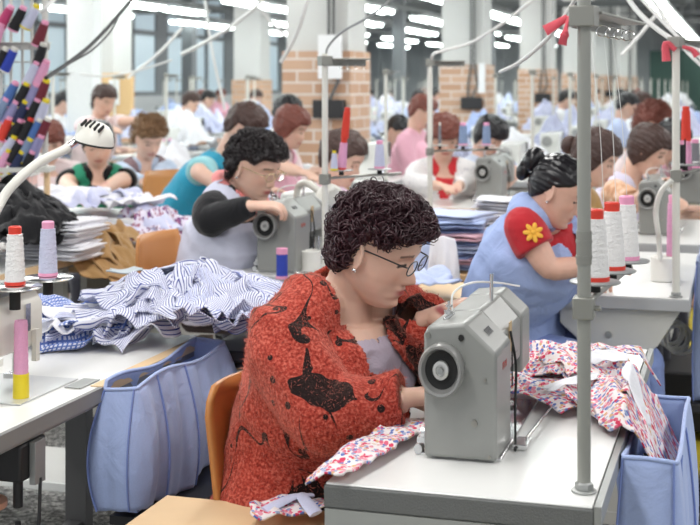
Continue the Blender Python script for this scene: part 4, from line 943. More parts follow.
# wall of the guard behind machine 4: white housing with a lit hook lamp
hs = empty('white_housing', XYat(308, 5.15, .78), 0, 'white machine housing behind the grey machine head', 'machine'); MB().prism([(-.12, 0), (.13, 0), (.13, .20), (.05, .25), (-.12, .24)], 0, .2).build('housing', MACHW, hs, bev=.012); MB().b2((-.05, -.003, .12), (-.01, .001, .15)).build('red_sticker', mat('red print', (.62, .08, .06), .6), hs)
hl = empty('task_lamp', W(292, 250, 4.85), 0, 'white hooked task lamp beside the white machine housing', 'lamp'); o0 = W(292, 250, 4.85)
MB().loft(spline([Vector((0, 0, -.1)), W(296, 215, 4.85)-o0, W(298, 188, 4.85)-o0, W(306, 183, 4.8)-o0, W(318, 190, 4.75)-o0, W(326, 195, 4.7)-o0], 6), .013, 12).build('arm', CREAM, hl)
M_ = Matrix.Rotation(.5, 3, 'Y'); MB().lathe([(.02, .04), (.045, .02), (.055, -.02), (.05, -.02), (.04, .015), (.001, .03)], W(331, 196, 4.7)-o0, 24, M=M_).build('lamp_shade', CREAM, hl)
# ---------------------------------------------------------------- desk lamp at the upper left
ll = W(96, 134, 3.25); le = empty('desk_lamp', (ll.x-.2, ll.y, .78), 0, 'cream desk lamp with a vented dome on a long curved arm, upper left', 'lamp'); o0 = le.location.copy()
hd = ll-o0; R_ = Matrix.Rotation(.22, 3, 'Y')
n = 20
MB().lathe([(.046, -.026), (.049, -.022), (.047, -.010), (.041, .008), (.029, .022), (.014, .029), (.001, .031)][::1], hd, 40, M=R_).build('shade', CREAM, le)
MB().lathe([(.0490, -.027), (.0505, -.0245), (.0490, -.0222), (.044, -.024)], hd, 40, M=R_).build('rim', RUBBER, le)
vs = MB()
for k in range(5):
    a = R_@Vector((-.030+.014*k, -.018-.003*k, .025-.002*abs(k-1.5))); vs.box(hd+a, (.004, .026, .008), M=R_@Matrix.Rotation(.5, 3, 'X'))
vs.build('vent_slot', RUBBER, le)
A = [W(80, 139, 3.25)-o0, W(64, 150, 3.23)-o0, W(40, 162, 3.2)-o0, W(18, 180, 3.17)-o0, W(2, 200, 3.15)-o0, W(-14, 240, 3.1)-o0, W(-25, 330, 3.1)-o0, Vector((W(-27, 330, 3.1)-o0).xy.to_3d())]
MB().loft([hd+R_@Vector((-.025, -.01, .012)), A[0]], [.022, .015], 16).build('neck', CREAM, le); MB().loft([A[0], A[0].lerp(A[1], .75)], .0105, 16).build('joint', CHROME, le)
MB().loft(spline([A[0].lerp(A[1], .7)]+A[1:], 6), .0118, 14).build('arm', CREAM, le)
MB().lathe([(.07, 0), (.07, .018), (.03, .03), (.012, .03)], A[-1], 28).build('base', CREAM, le)
# ---------------------------------------------------------------- rack of thread, upper left
TR = 5.6
rk = empty('thread_rack', XYat(14, TR), 0, 'tall thread rack with a drilled cross bar and white wires, upper left', 'rack'); ro = rk.location.copy(); ro.z = 0
def RW_(px, py, dt=0): return W(px, py, TR+dt)-ro
MB().loft([RW_(-30, 43.5), RW_(50, 43.5)], .004, 8).build('rail_core', STEEL, rk)
a, b = RW_(-30, 46), RW_(50, 46); mid = (a+b)/2; Rz = Matrix.Rotation(YAW, 3, 'Z')
MB().box(mid, ((b-a).length, .012, .034), M=Rz).box(mid+Vector((0, 0, .014)), ((b-a).length, .06, .004), M=Rz).build('cross_bar', PAINT, rk)
hl_ = MB()
for px in (7, 20, 30, 43): q = RW_(px, 47, -.008); hl_.loft([q, q-FW*.004], .004, 12)
hl_.build('bolt_hole', STEEL, rk)
for px in (1, 11, 22.5, 32, 45):
    MB().cyl(RW_(px, -10, .03), RW_(px, 170, .03), .007 if px < 45 else .014, 8).build('upright', PAINT, rk)
for py in (62, 86, 104, 124, 145, 162): MB().cyl(RW_(-10, py, .035), RW_(50, py, .035), .0035, 6).build('wire', PAINT, rk)
MB().box(RW_(17, 169), (.30, .14, .02), M=Rz).build('rack_shelf', PAINT, rk)
for px in (-8, 47): q = RW_(px, 170); MB().loft([q, Vector((q.x, q.y, 0))], .014, 10).build('leg', BEECH, rk)
SP = [(5, 18, 'rose', 1, 27), (18, 19, 'black', 1, 24), (31, 17, 'lilac', 2, 27), (41, 34, 'maroon', 1, 18), (-3, 36, 'pink', 1, 20), (9, 60, 'royal', 0, 25), (1, 60, 'black', 0, 22), (40, 56, 'black', 0, 15), (32, 74, 'lilac', 1, 22), (42, 73, 'pink', 1, 20),
      (10, 94, 'blue', 1, 25), (22, 95, 'black', 2, 22), (32, 96, 'violet', 1, 22), (42, 92, 'maroon', 2, 20), (1, 110, 'steel', 1, 25), (11, 113, 'violet', 1, 25), (21, 113, 'navy', 2, 22), (33, 111, 'black', 1, 22), (42, 112, 'lilac', 2, 18),
      (5, 129, 'red', 1, 20), (15, 131, 'black', 1, 25), (26, 130, 'black', 3, 22), (35, 131, 'blue', 0, 22), (43, 130, 'maroon', 0, 22), (8, 147, 'lilac', 2, 28), (15, 152, 'black', 1, 28), (25, 150, 'steel', 2, 25), (36, 147, 'violet', 1, 22), (3, 161, 'pink', 2, 25), (17, 163, 'navy', 2, 25), (28, 163, 'black', 1, 22)]
row = {18: 'top', 60: 'second'}
names = dict(rose='rose pink', black='black', lilac='pale lilac', maroon='maroon', pink='light pink', royal='deep blue', blue='blue', violet='violet', steel='steel blue', navy='navy', red='red')
seenl = {}
for (px, py, col, cp_, ang) in SP:
    r_ = 'above the cross bar' if py < 45 else ('just below the cross bar' if py < 66 else ('in the third row of the rack' if py < 86 else ('in the fourth row of the rack' if py < 104 else ('in the fifth row of the rack' if py < 121 else ('in the sixth row of the rack' if py < 141 else 'in the lowest rows of the rack')))))
    lb = '%s thread cone leaning %s' % (names[col], r_); seenl[lb] = seenl.get(lb, 0)+1
    if seenl[lb] > 1: lb += [', right of the other', ', rightmost'][min(seenl[lb]-2, 1)]
    q = W(px, py, TR-.05); tl = Matrix.Rotation(YAW, 3, 'Z')@Matrix.Rotation(DEG(ang+4), 3, 'Y')@Matrix.Rotation(DEG(8), 3, 'X')
    c_ = cone(lb, q-tl@Vector((0, 0, .055)), col, [CREAM, PINKP, YEL, RED][cp_], h=.116, r0=.0245, r1=.0185, tilt=tl.to_euler(), group='cones on the thread rack')
# brick coloured crate under the rack
q = XYat(14, 6.0); cr_ = empty('brick_stack', (q.x, q.y, 0), YAW, 'low pinkish brick pier under the thread rack', 'brick pier'); MB().b2((-.19, -.05, 0), (.08, .12, 1.03)).build('bricks', brick_mat('pink brick', (.70, .42, .36), (.74, .50, .43), (.45, .40, .38), 1.6), cr_); MB().b2((-.20, -.06, 1.03), (.09, .13, 1.05)).build('cap', PAINT, cr_)
# ---------------------------------------------------------------- bins of blue cloth
def bin_(label, x0, x1, y0, y1, zt, zb, bulge=.03, m=None, stitch=True, seed=1, inner=None):
    e = empty('cloth_bin', ((x0+x1)/2, (y0+y1)/2, zb), 0, label, 'cloth bin')
    cx, cy = (x0+x1)/2, (y0+y1)/2; n = 160; mz = 26; P = np.zeros((n+1, mz, 3)); UV = np.zeros((n+1, mz, 2)); r = np.random.RandomState(seed)
    per = []; w, d = x1-x0, y1-y0
    for i in range(n+1):
        s = (i % n)/n*2*(w+d)
        if s < w: p = (x0+s, y0)
        elif s < w+d: p = (x1, y0+s-w)
        elif s < 2*w+d: p = (x1-(s-w-d), y1)
        else: p = (x0, y1-(s-2*w-d))
        per.append((p, s))
    ph = r.rand(4)*6
    for i in range(n+1):
        (px_, py_), s = per[i]; dx, dy = px_-cx, py_-cy; L_ = math.hypot(dx, dy)
        for j in range(mz):
            t = j/(mz-1); b = bulge*math.sin(PI*min(1, t*.8+.0))*1.0
            f = .006*(t**.5)*(math.sin(s*52+ph[0]+t*1.5)+.7*math.sin(s*95+ph[1]-t)+.6*math.sin(s*23+ph[2]))
            k = (b+f)
            nx = (1 if dx > 0 else -1) if abs(dx) > w/2-.001 else 0; ny = (1 if dy > 0 else -1) if abs(dy) > d/2-.001 else 0
            sag = .010*math.sin(s*14+ph[3])*(1-t)
            P[i, j] = (px_+nx*k-cx, py_+ny*k-cy, (zt-zb)*(1-t)-sag+.012*math.sin(s*17)*t); UV[i, j] = (s, t*(zt-zb))
    me = MB().grid(P, UV).build('fabric_wall', m, e, solid=.003, sharp=0)
    MB().b2((x0-cx, y0-cy, 0), (x1-cx, y1-cy, .006)).build('fabric_floor', m, e)
    hem = MB().loft([Vector(P[i, 0])+Vector((0, 0, .001)) for i in range(n+1)], .0045, 8, cap=False); hem.build('hem', m, e, sharp=0)
    for sx in ((0, 0), (w*.98, 0), (w+d*.2, 0), (w+d*.5, 0)):
        st = MB(); i = int(sx[0]/(2*(w+d))*n)
        q = [Vector(P[i, j]) for j in range(0, mz)]; dx, dy = q[0].x, q[0].y
        o_ = Vector((0, -.004, 0)) if sx[0] < w*.99 else Vector((.004, 0, 0))
        st.loft([a_+o_ for a_ in q], .0022, 6); st.build('seam', mat('blue seam', (.20, .27, .58), .8), e)
    return e
BLUEC = cloth('light blue cotton', (.38, .47, .74), bump=.22, scale=11)
bin_('light blue cloth bin hanging on the right side of the left table', -1.346, -1.268, 2.60, 3.10, .785, .51, bulge=.030, m=BLUEC)
fr = empty('bin_stand', (-1.26, 2.85, 0), 0, 'black metal stand under the light blue cloth bin', 'stand')
for xx in (-.06, .06):
    for yy in (-.2, .2): MB().cyl((xx, yy, 0), (xx*.6, yy, .49), .011, 10).build('leg', BLACK, fr)
MB().b2((-.08, -.24, .475), (.08, .24, .495)).build('frame', BLACK, fr)
bin_('light blue cloth bin hanging at the right end of the nearest table', -.205, -.108, 2.40, 2.97, .765, .40, bulge=.012, m=BLUEC, seed=4)
fr = empty('bin_stand', (-.155, 2.70, 0), 0, 'dark wheeled stand under the cloth bin by the yellow line', 'stand')
for yy in (-.22, .22):
    MB().cyl((0, yy, .39), (0, yy, .06), .011, 10).build('leg', BLACK, fr)
MB().b2((-.05, -.27, .375), (.05, .27, .395)).build('frame', BLACK, fr)
for yy in (-.22, .22): MB().lathe([(.008, -.012), (.03, -.012), (.034, 0), (.03, .012), (.008, .012)], (0, yy, .034), 18, M=Matrix.Rotation(PI/2, 3, 'Y')).build('castor', RUBBER, fr)
bin_('blue grey cloth bin beside the far table at the right edge', -.135, .02, 4.40, 5.0, .86, .42, bulge=.01, m=cloth('grey blue cotton', (.26, .32, .48)), seed=7)
# ---------------------------------------------------------------- wooden side boards, low white plank
def bench(label, x0, x1, y0, y1, z, m=BEECH, th=.03, legm=PAINT, name='side_board'):
    e = empty(name, ((x0+x1)/2, (y0+y1)/2, 0), 0, label, 'bench'); w, d = (x1-x0)/2, (y1-y0)/2
    MB().b2((-w, -d, z-th), (w, d, z)).build('board', m, e, bev=.004)
    for sx in (-1, 1): MB().b2((sx*(w-.06)-.015, -d+.03, 0), (sx*(w-.06)+.015, d-.03, z-th)).build('leg', legm, e)
    return e
bench('bare beech side board in the near foreground below the nearest table', -1.14, -.42, 2.10, 2.475, .60)
bench('wooden side board behind the nearest machine, left of the blue tabard woman', -1.22, -.84, 4.25, 4.60, .74)
bench('low white plank near the floor behind the cloth bin', -2.75, -1.05, 3.62, 3.98, .21, m=MACHW, name='low_plank', legm=BLACK)
# black stand with flywheel carrying the striped heap
fs = empty('iron_stand', (-1.16, 3.42, 0), 0, 'black iron stand with a spoked wheel under the striped heap', 'stand')
MB().b2((-.18, -.30, .735), (.17, .29, .765)).build('top', BLACK, fs, bev=.004)
for xx in (-.15, .14): MB().loft([(xx, -.22, .735), (xx, -.22, 0)], .014, 8).loft([(xx, .22, .735), (xx, .22, 0)], .014, 8).b2((xx-.01, -.22, .10), (xx+.01, .22, .13)).build('leg', BLACK, fs)
wl = MB().loft([(-.05+.13*math.cos(t), -.275, .60+.13*math.sin(t)) for t in np.linspace(0, 2*PI, 36)], .009, 8, cap=False)
for k in range(3): wl.loft([(-.05-.13*math.cos(k*PI/3), -.275, .60-.13*math.sin(k*PI/3)), (-.05+.13*math.cos(k*PI/3), -.275, .60+.13*math.sin(k*PI/3))], .006, 6)
wl.build('flywheel', BLACK, fs)
# ---------------------------------------------------------------- cloth
STR = striped('navy striped white cotton', (.72, .73, .82), (.06, .08, .28), 150, .30)
STR2 = striped('fine blue striped cotton', (.70, .72, .84), (.13, .16, .42), 190, .32, second=(.05, .06, .2))
CHK = striped('blue checked cotton', (.74, .76, .86), (.12, .19, .50), 90, .42, check=True)
LIN = cloth('white cotton', (.76, .76, .80)); LILC = cloth('lilac cotton', (.58, .60, .78)); NAVYC = cloth('navy cotton', (.06, .10, .26))
FLO = floral('small flower print', (.80, .74, .74), [(.62, .04, .10), (.70, .12, .20), (.80, .74, .74), (.10, .16, .46), (.74, .28, .36), (.80, .72, .68), (.30, .36, .55), (.66, .40, .20)], 135, .60)
def heap(items, base, name, label, cat, group, amp=.03, k=9, solid=.003, n=46):
    for i, (x, y, w, l, rot, off, m) in enumerate(items):
        P, uv = sheet(w, l, n, seed=int(abs(x*1000)+i*17) % 9999, base=base, amp=amp, k=k, loc=(x, y, 0), rot=rot, off=off)
        o = MB().grid(P, uv).build(name, m, sharp=0, solid=solid); c = Vector((x, y, 0))
        lb = label[i] if isinstance(label, (list, tuple)) else label
        tag(o, lb, cat, group)
def mound(cx, cy, rx, ry, h, z0, edge=None):
    def f(x, y):
        z = z0+h*math.exp(-((x-cx)/rx)**2-((y-cy)/ry)**2)
        if edge: z -= edge(x, y)
        return z
    return f
rr = random.Random(21)
bs = lambda x, y: max(.785, mound(-1.40, 3.24, .22, .20, .10, .765)(x, y), mound(-1.76, 3.12, .25, .2, .01, .775)(x, y))-(.9*max(0, x+1.02))
its = []
for i in range(12):
    its.append((-1.86+rr.random()*.34, 3.00+rr.random()*.24, .28, .22, rr.random()*3, .003+.003*i, [CHK, STR2, CHK, LIN][i % 4]))
heap(its, bs, 'checked_shirt', 'crumpled blue checked or white shirt piece in the heap behind the left table', 'shirt', 'checked shirts in the heap', amp=.036, k=8)
its = []
for i in range(28):
    its.append((-1.38+(rr.random()-.5)*.42, 3.20+(rr.random()-.5)*.34, .26, .22, rr.random()*3, .002+.0024*i, [STR, STR2, STR][i % 3]))
heap(its, bs, 'striped_shirt', 'crumpled navy and white striped shirt piece in the tall part of the heap', 'shirt', 'striped shirts in the heap', amp=.050, k=10)
q = WZ(106, 262, .95); P, uv = sheet(.12, .08, 24, 3, amp=.006, k=6, loc=(-1.74, 3.50, .90), rot=.5)
tag(MB().grid(P, uv).build('grey_card', cloth('grey card', (.42, .47, .50), bump=.05), solid=.004), 'pale grey collar card sticking up behind the checked shirts', 'card')
# floral pieces on the nearest table
def fb(x, y):
    z = .787+.040*math.exp(-((x+.34)/.12)**2-((y-2.86)/.17)**2)
    if x > -.215: z -= min(.16, (x+.215)*1.6)
    return z
its = [(-.42, 2.86, .24, .26, .3, .002, FLO), (-.38, 2.74, .22, .24, 1.1, .006, FLO), (-.30, 2.84, .26, .24, 2.0, .012, FLO), (-.26, 2.70, .20, .26, .4, .016, FLO), (-.21, 2.62, .14, .26, .2, .018, FLO), (-.34, 2.98, .26, .22, 2.6, .014, FLO), (-.17, 2.74, .12, .30, -.2, .024, FLO), (-.45, 2.98, .22, .2, 1.6, .010, FLO)]
heap(its, fb, 'floral_piece', 'small flowered cotton piece in the bunch spilling off the nearest table into the bin', 'garment piece', 'flowered pieces on the nearest table', amp=.034, k=9)
for (x, y, w, l, r_, of) in ((-.27, 2.80, .10, .05, .6, .044), (-.20, 2.68, .04, .16, .3, .046), (-.33, 2.68, .12, .03, .5, .026)):
    P, uv = sheet(w, l, 24, 5, base=fb, amp=.02, k=10, loc=(x, y, 0), rot=r_, off=of)
    tag(MB().grid(P, uv).build('white_lining', LIN, sharp=0, solid=.002), 'white lining showing among the flowered pieces on the nearest table', 'garment piece', 'white linings')
def flat(name, label, cat, pts_c, w, l, rot, z, m, amp=.008, k=10, n=30, drop=None, seed=2, solid=.004):
    P, uv = sheet(w, l, n, seed, base=(drop or (lambda x, y: 0)), amp=amp, k=k, loc=(pts_c[0], pts_c[1], z), rot=rot, shrink=1, jag=.06)
    o = MB().grid(P, uv).build(name, m, sharp=0, solid=solid); return tag(o, label, cat)
a, b = WZ(322, 478, .79), WZ(414, 428, .79); c_ = (a+b)/2; dr = lambda x, y: -max(0, -.672-x)*.6
flat('floral_strip', 'narrow flowered cotton strip along the left front corner of the nearest table', 'garment piece', (c_.x+.0, c_.y+.02), (b-a).length*1.05, .085, math.atan2((b-a).y, (b-a).x), .786, FLO, amp=.014, k=14, drop=dr, n=40)
a, b = WZ(268, 523, .61), WZ(330, 500, .61); c_ = (a+b)/2
flat('floral_strip', 'flowered cotton strip lying on the beech side board in the foreground', 'garment piece', (c_.x+.02, c_.y-.01), .22, .09, .55, .607, FLO, amp=.022, k=14)
a = WZ(298, 505, .63); MBt = MB()
MBt.loft(spline([a+Vector((-.05, -.05, .0)), a+Vector((-.01, 0, .015)), a+Vector((.02, .03, .012))], 5), list(np.linspace(.014, .010, 11)), 10, lat=(1, 0, 0), r2=[.004]*11).loft(spline([a+Vector((.05, -.04, .0)), a+Vector((.01, 0, .016)), a+Vector((.0, .03, .012))], 5), list(np.linspace(.014, .010, 11)), 10, lat=(1, 0, 0), r2=[.004]*11)
tag(MBt.build('lilac_ribbon', LILC), 'lilac cotton tie on the flowered strip in the foreground', 'ribbon')
flat('floral_cloth', 'flat flowered panel on the far part of the nearest table', 'garment piece', (-.53, 3.03), .24, .17, .1, .785, FLO, amp=.02, k=9, seed=6)
flat('paper_pattern', 'cream paper pattern on the flat flowered panel', 'paper', (-.545, 3.00), .09, .09, .5, .815, cloth('cream paper', (.74, .70, .58), bump=.05), amp=.004)
flat('black_lace', 'black lace cloth inside the cloth bin by the yellow line', 'cloth', (-.157, 2.66), .09, .45, 0, .62, cloth('black lace', (.012, .012, .014)), amp=.03, k=14)
flat('floral_scrap', 'flowered scrap lying low in the cloth bin by the yellow line', 'garment piece', (-.157, 2.47), .08, .12, .2, .69, FLO, amp=.03, k=12)
# cloth around the other tables
def table_heap(xc, yc, z, rx, ry, h, mats, n, name, label, cat, group, size=.34, seed=1, amp=.05, edge=None):
    r = random.Random(seed); b = mound(xc, yc, rx, ry, h, z, edge)
    heap([(xc+(r.random()-.5)*rx*1.5, yc+(r.random()-.5)*ry*1.5, size, size*.9, r.random()*3, .003+.005*i, mats[i % len(mats)]) for i in range(n)], b, name, label, cat, group, amp=amp, k=9, n=34)
BLK = cloth('black cotton', (.010, .010, .012)); BRN = cloth('brown khaki cotton', (.40, .24, .10)); SPOT = floral('dark red speckle', (.70, .66, .76), [(.30, .05, .10), (.16, .06, .20), (.7, .66, .74), (.3, .1, .2)], 60, .5)
q = XYat(10, 5.0); table_heap(q.x, q.y, .79, .20, .28, .17, [BLK], 14, 'black_garment', 'crumpled black garment in the black heap at the left edge', 'garment', 'black garments at the left', size=.34, seed=3, amp=.055)
q = XYat(60, 5.1)
def folded(label, c, w, d, h, rot, m, seed=0, group=None, name='folded_garment', layers=3):
    mb = MB(); r = random.Random(seed)
    for k in range(layers):
        hh = h/layers*.95; z = h*k/layers; ox, oy = (r.random()-.5)*.02, (r.random()-.5)*.02; n = 20; poly = []
        pts = []; 
        for i in range(9):
            x = -w/2+w*i/8; pts.append((ox+x, oy, z+hh*(.55+.12*math.sin(i*1.3+seed+k))))
        mb.loft(pts, [d/2*(1+.04*math.sin(i*2.1+k)) for i in range(9)], 18, lat=(0, 1, 0), r2=[hh*.56]*9)
    o = mb.build(name, m, sharp=0); o.location = c; o.rotation_euler = (0, 0, rot); tag(o, label, 'folded garment', group); return o
for i in range(6): folded('white folded garment in the stack beside the black heap', (q.x+.02*math.sin(i*2), q.y-.06+.01*i, .782+.024*i), .30, .26, .028, .1*math.sin(i), LIN, seed=i, group='white folded garments', layers=2)
q = XYat(98, 5.3); be = lambda x, y: max(0, x+2.50)*.9
table_heap(q.x, q.y, .79, .18, .2, .03, [BRN], 6, 'brown_garment', 'crumpled brown cloth hanging over the table edge in front of the green vest woman', 'garment', 'brown cloth', size=.36, seed=8, amp=.05, edge=be)
q = XYat(78, 5.95); table_heap(q.x, q.y, .87, .30, .2, .03, [LILC, LIN, LILC], 6, 'lilac_garment', 'crumpled lilac garment in front of the woman in the green vest', 'garment', 'lilac garments', size=.4, seed=5, amp=.05)
bench('small table under the lilac garments', q.x-.4, q.x+.35, q.y-.15, q.y+.3, .86, m=WHITE, name='side_table')
q = XYat(150, 5.9); table_heap(q.x, q.y, .67, .2, .28, .13, [SPOT, SPOT, LILC], 7, 'speckled_garment', 'red speckled pale garment in the heap beside the tan chair back', 'garment', 'speckled garments', size=.36, seed=6, amp=.07)
bench('low board under the speckled garments', q.x-.25, q.x+.25, q.y-.3, q.y+.3, .66, m=WOOD, name='side_table')
# folded blue shirts behind the hero
FB = [cloth('sky blue cotton', (.38, .47, .72)), cloth('mid blue cotton', (.30, .39, .66)), cloth('pale blue cotton', (.50, .57, .78)), cloth('pink trim cotton', (.74, .45, .52))]
bx = XYat(466, 5.6); bench('wood edged low table carrying the folded blue shirts', bx.x-.32, bx.x+.22, bx.y-.22, bx.y+.35, .665, m=WOOD, name='side_table')
for i in range(9): folded(['sky blue', 'mid blue', 'pale blue', 'sky blue with pink trim'][[0, 3, 1, 2, 0, 3, 1, 0, 2][i]]+' folded shirt, %s from the bottom of the stack' % ['lowest', 'second', 'third', 'fourth', 'fifth', 'sixth', 'seventh', 'eighth', 'topmost'][i], (bx.x-.05+.035*math.sin(i*2.7), bx.y-.05+.02*math.cos(i*3), .667+.026*i), .29, .28, .032, .30*math.sin(i*2.2), FB[[0, 3, 1, 2, 0, 3, 1, 0, 2][i]], seed=i, group='folded blue shirts', layers=2)
for i in range(6): folded('white folded garment in the stack right of the blue shirts', (bx.x+.17+.01*math.sin(i), bx.y+.28, .74+.034*i), .32, .24, .038, .2*math.sin(i*1.3), LIN, seed=i+20, group='white folded garments by the blue shirts', layers=2)
tag(MB().b2((bx.x-.02, bx.y+.14, 0), (bx.x+.22, bx.y+.36, .74)).build('carton', mat('carton', (.5, .38, .25), .8)), 'plain carton under the white folded garments', 'carton')
# hanging pale blue and white shirts right of the hero's head
def drape(label, px0, px1, py0, py1, t, m, seed, name='hanging_shirt'):
    a, b = W(px0, py0, t), W(px1, py0, t); n = 34; P = np.zeros((n, n, 3)); UV = np.zeros((n, n, 2)); h = (py1-py0)*t/1300
    for i in range(n):
        for j in range(n):
            u, v = i/(n-1), j/(n-1); wd = .62+.38*v**.7; q = a.lerp(b, .5+(u-.5)*wd)
            q = q-FW*(.03*math.sin(u*8+seed)*v+.015*math.sin(u*15+seed*2+v*3)*v+.03*math.sin(v*2.5))
            P[i, j] = (q.x, q.y, a.z-h*v-.02*abs(u-.5)); UV[i, j] = (u*.4, v*h)
    return tag(MB().grid(P, UV).build(name, m, sharp=0, solid=.004), label, 'shirt')
drape('pale blue shirt hanging over the board behind the nearest machine', 404, 448, 244, 320, 4.9, FB[2], 1)
drape('white shirt draped beside the pale blue one behind the nearest machine', 424, 462, 236, 305, 4.8, LIN, 3)
P_ = W(412, 300, 3.35); flat('blue_scrap', 'pale blue cloth lying between the woman in red and the wooden board', 'garment piece', (W(405, 295, 4.35).x, W(405, 295, 4.35).y), .30, .30, .4, .75, FB[2], amp=.06)
# motor wires under table 3
q = WZ(668, 330, .62); 
wr_ = MB()
for k in range(5): wr_.loft([q+RT*(.045*math.cos(t+k)+.01*k)+Vector((0, 0, .05*math.sin(t+k)-.008*k))+FW*.01*math.sin(3*t) for t in np.linspace(0, 2*PI+1, 26)], .0055, 6)
tag(wr_.build('cable_coil', MATS['white plastic']), 'coil of white cable hanging under the table corner at the right', 'cable')
wr_ = MB(); r9 = random.Random(4)
for k in range(9): wr_.loft(spline([q+RT*(-.16+.05*r9.random())+Vector((0, 0, .03-.10*r9.random())), q+RT*(-.08+.05*r9.random())+Vector((0, 0, -.05+.10*r9.random())), q+RT*(.0)+Vector((0, 0, .08*r9.random()))], 6), .006, 6)
tag(wr_.build('cable_bundle', RUBBER), 'tangle of black wires under the table corner at the right', 'cable')
tag(MB().b2((-.44, 5.45, .04), (.02, 5.9, .28)).build('dark_box', BLACK, bev=.01), 'dark box standing on the floor under the far table at the right', 'box')
# left table underside: motor, knee lever and cable
um = empty('motor_unit', XYat(18, 2.62, .60), 0, 'black motor control with a copper disc under the left table', 'motor')
MB().b2((-.05, -.04, .06), (.03, .06, .135)).build('housing', BLACK, um, bev=.006); MB().b2((.032, -.01, .05), (.045, .03, .135)).build('bracket', STEEL, um)
MB().lathe([(.003, 0), (.05, 0), (.05, .012), (.003, .012)], (-.07, -.02, .0), 24).build('copper_disc', mat('copper', (.6, .3, .2), .4), um)
MB().loft([(.0, .0, .06), (.0, .0, .0)], .010, 12).loft([(.0, 0, -.03), (.0, 0, -.58)], .006, 8).build('rod', BLACK, um)
MB().loft(spline([(.045, .01, .06), (.045, .0, -.06), (.03, 0, -.16), (-.03, 0, -.20), (-.06, 0, -.16)], 6), .0035, 6).build('cable', BLACK, um)

bench('dark low shelf under the blue grey bin at the right edge', -.15, .20, 4.36, 5.05, .415, m=BLACK, name='side_table', legm=BLACK)
# ---------------------------------------------------------------- other people
def quick(label, px, py, t, heading, hpitch, top, hair, s=1.0, lean=.10, dh=0, vox=.009, sl=.8, armm=None, vest=None, up=.0, arms=None, build=1.0, skin_m=None, hy=None, cut=None, hipd=.50):
    h = W(px, py, t); a = DEG(heading); fw = Vector((math.cos(a), math.sin(a), 0)); lf = Vector((-fw.y, fw.x, 0))
    S = h-Vector((0, 0, .215*s))-fw*(.055+lean*.3); hip = S-Vector((0, 0, hipd*s))-fw*lean
    cl = [dict(name='shirt', mat=top, inf=.010, k0=0, k1=.99, sl=sl, slinf=.010, wrinkle=.006, voxel=.011, flare=.02)]
    if vest == 'jacket': cl = [dict(name='red_top', mat=RTOP, inf=.010, k0=0, k1=.99, wrinkle=.004, voxel=.011), dict(name='jacket', mat=top, inf=.016, k0=0, k1=.985, sl=sl, wrinkle=.004, voxel=.011, cut=cut)]
    elif vest: cl.append(dict(name='vest', mat=vest, inf=.022, k0=0, k1=.985, wrinkle=.006, voxel=.011, cut=cut or vcut(.16, .06)))
    kw = arms or {}
    return person('person', label, hip, S, h, heading=a, hy=DEG(hy if hy is not None else heading), hp=DEG(hpitch), hs=s*1.02, voxel=vox, skin_m=skin_m or SK1, clothes=cl, hair=hair, sw=.155*s, build=build*s, legs=True, **kw)
RTOP = cloth('bright red cotton', (.62, .04, .05)); GRN = cloth('green cotton', (.03, .26, .15)); TEAL = cloth('teal cotton', (.03, .32, .48)); AQUA = cloth('aqua cotton', (.30, .62, .66)); PINK = cloth('pink cotton', (.78, .42, .52)); PALE = cloth('pale pink cotton', (.80, .66, .66))
MAUVE = floral('mauve pattern', (.22, .14, .15), [(.30, .20, .20), (.12, .06, .08), (.25, .18, .2)], 40, .5, uv=False)
BJ = cloth('black jersey', (.012, .012, .014)) if 'black jersey' not in MATS else MATS['black jersey']
quick('woman in a green vest over black short sleeves, under the desk lamp', 98, 143, 7.3, -62, 24, BJ, dict(style='fringe', m=HAIRS, thick=.012, lump=.004, strand=.0013, seed=2), sl=.35, vest=GRN, hy=-58,
      arms=dict(LE=W(117, 182, 7.2), LW=W(98, 194, 6.9), RE=W(66, 186, 7.2), RW=W(80, 195, 6.9)))
quick('woman with light brown curls in a dark mauve vest over light blue', 149, 138, 8.2, -42, 30, cloth('light blue blouse', (.45, .55, .70)), dict(style='short', m=HAIRGD, thick=.024, lump=.02, curls=250, cr=.014, seed=6), sl=1.8, vest=MAUVE,
      arms=dict(RE=W(128, 180, 8.0), RW=W(146, 184, 7.7), LE=W(160, 178, 8.1), LW=W(155, 184, 7.7)))
quick('woman with dark hair in pale pink reaching to the right, before the left column', 104, 100, 10.6, -25, 22, PALE, dict(style='short', m=HAIRBR, thick=.016, lump=.01, seed=7), sl=1.0,
      arms=dict(LE=W(122, 122, 10.6), LW=W(142, 120, 10.4), RE=W(88, 125, 10.6), RW=W(110, 128, 10.3)))
quick('woman in a teal vest and aqua sleeves leaning forward', 245, 127, 6.7, -8, 35, AQUA, dict(style='short', m=HAIRBR, thick=.016, lump=.008, seed=8), sl=.8, vest=TEAL, lean=.32, hipd=.40, cut=vcut(.05, .04),
      arms=dict(RE=W(198, 172, 6.4), RW=W(220, 186, 6.3), LE=W(240, 190, 6.8), LW=W(262, 190, 6.8)))
quick('woman with reddish hair in a pink vest, seen between the curls and the white pole', 291, 127, 7.7, -5, 22, PALE, dict(style='bob', m=HAIRRD, thick=.016, lump=.008, strand=.0013, seed=9), sl=.6, vest=PINK,
      arms=dict(RE=W(284, 168, 7.5), RW=W(300, 172, 7.4)))
quick('dark haired woman in lilac pink mostly hidden behind the middle thread stand', 342, 158, 5.9, -5, 25, cloth('lilac pink cotton', (.72, .52, .66)), dict(style='short', m=HAIRBR, thick=.016, lump=.008, seed=10), sl=1.6)
quick('dark haired person in a light blue shirt, far behind the woman in red', 398, 130, 10.8, -35, 35, FB[2], dict(style='short', m=HAIRS, thick=.012, lump=.006, seed=11), sl=.8)
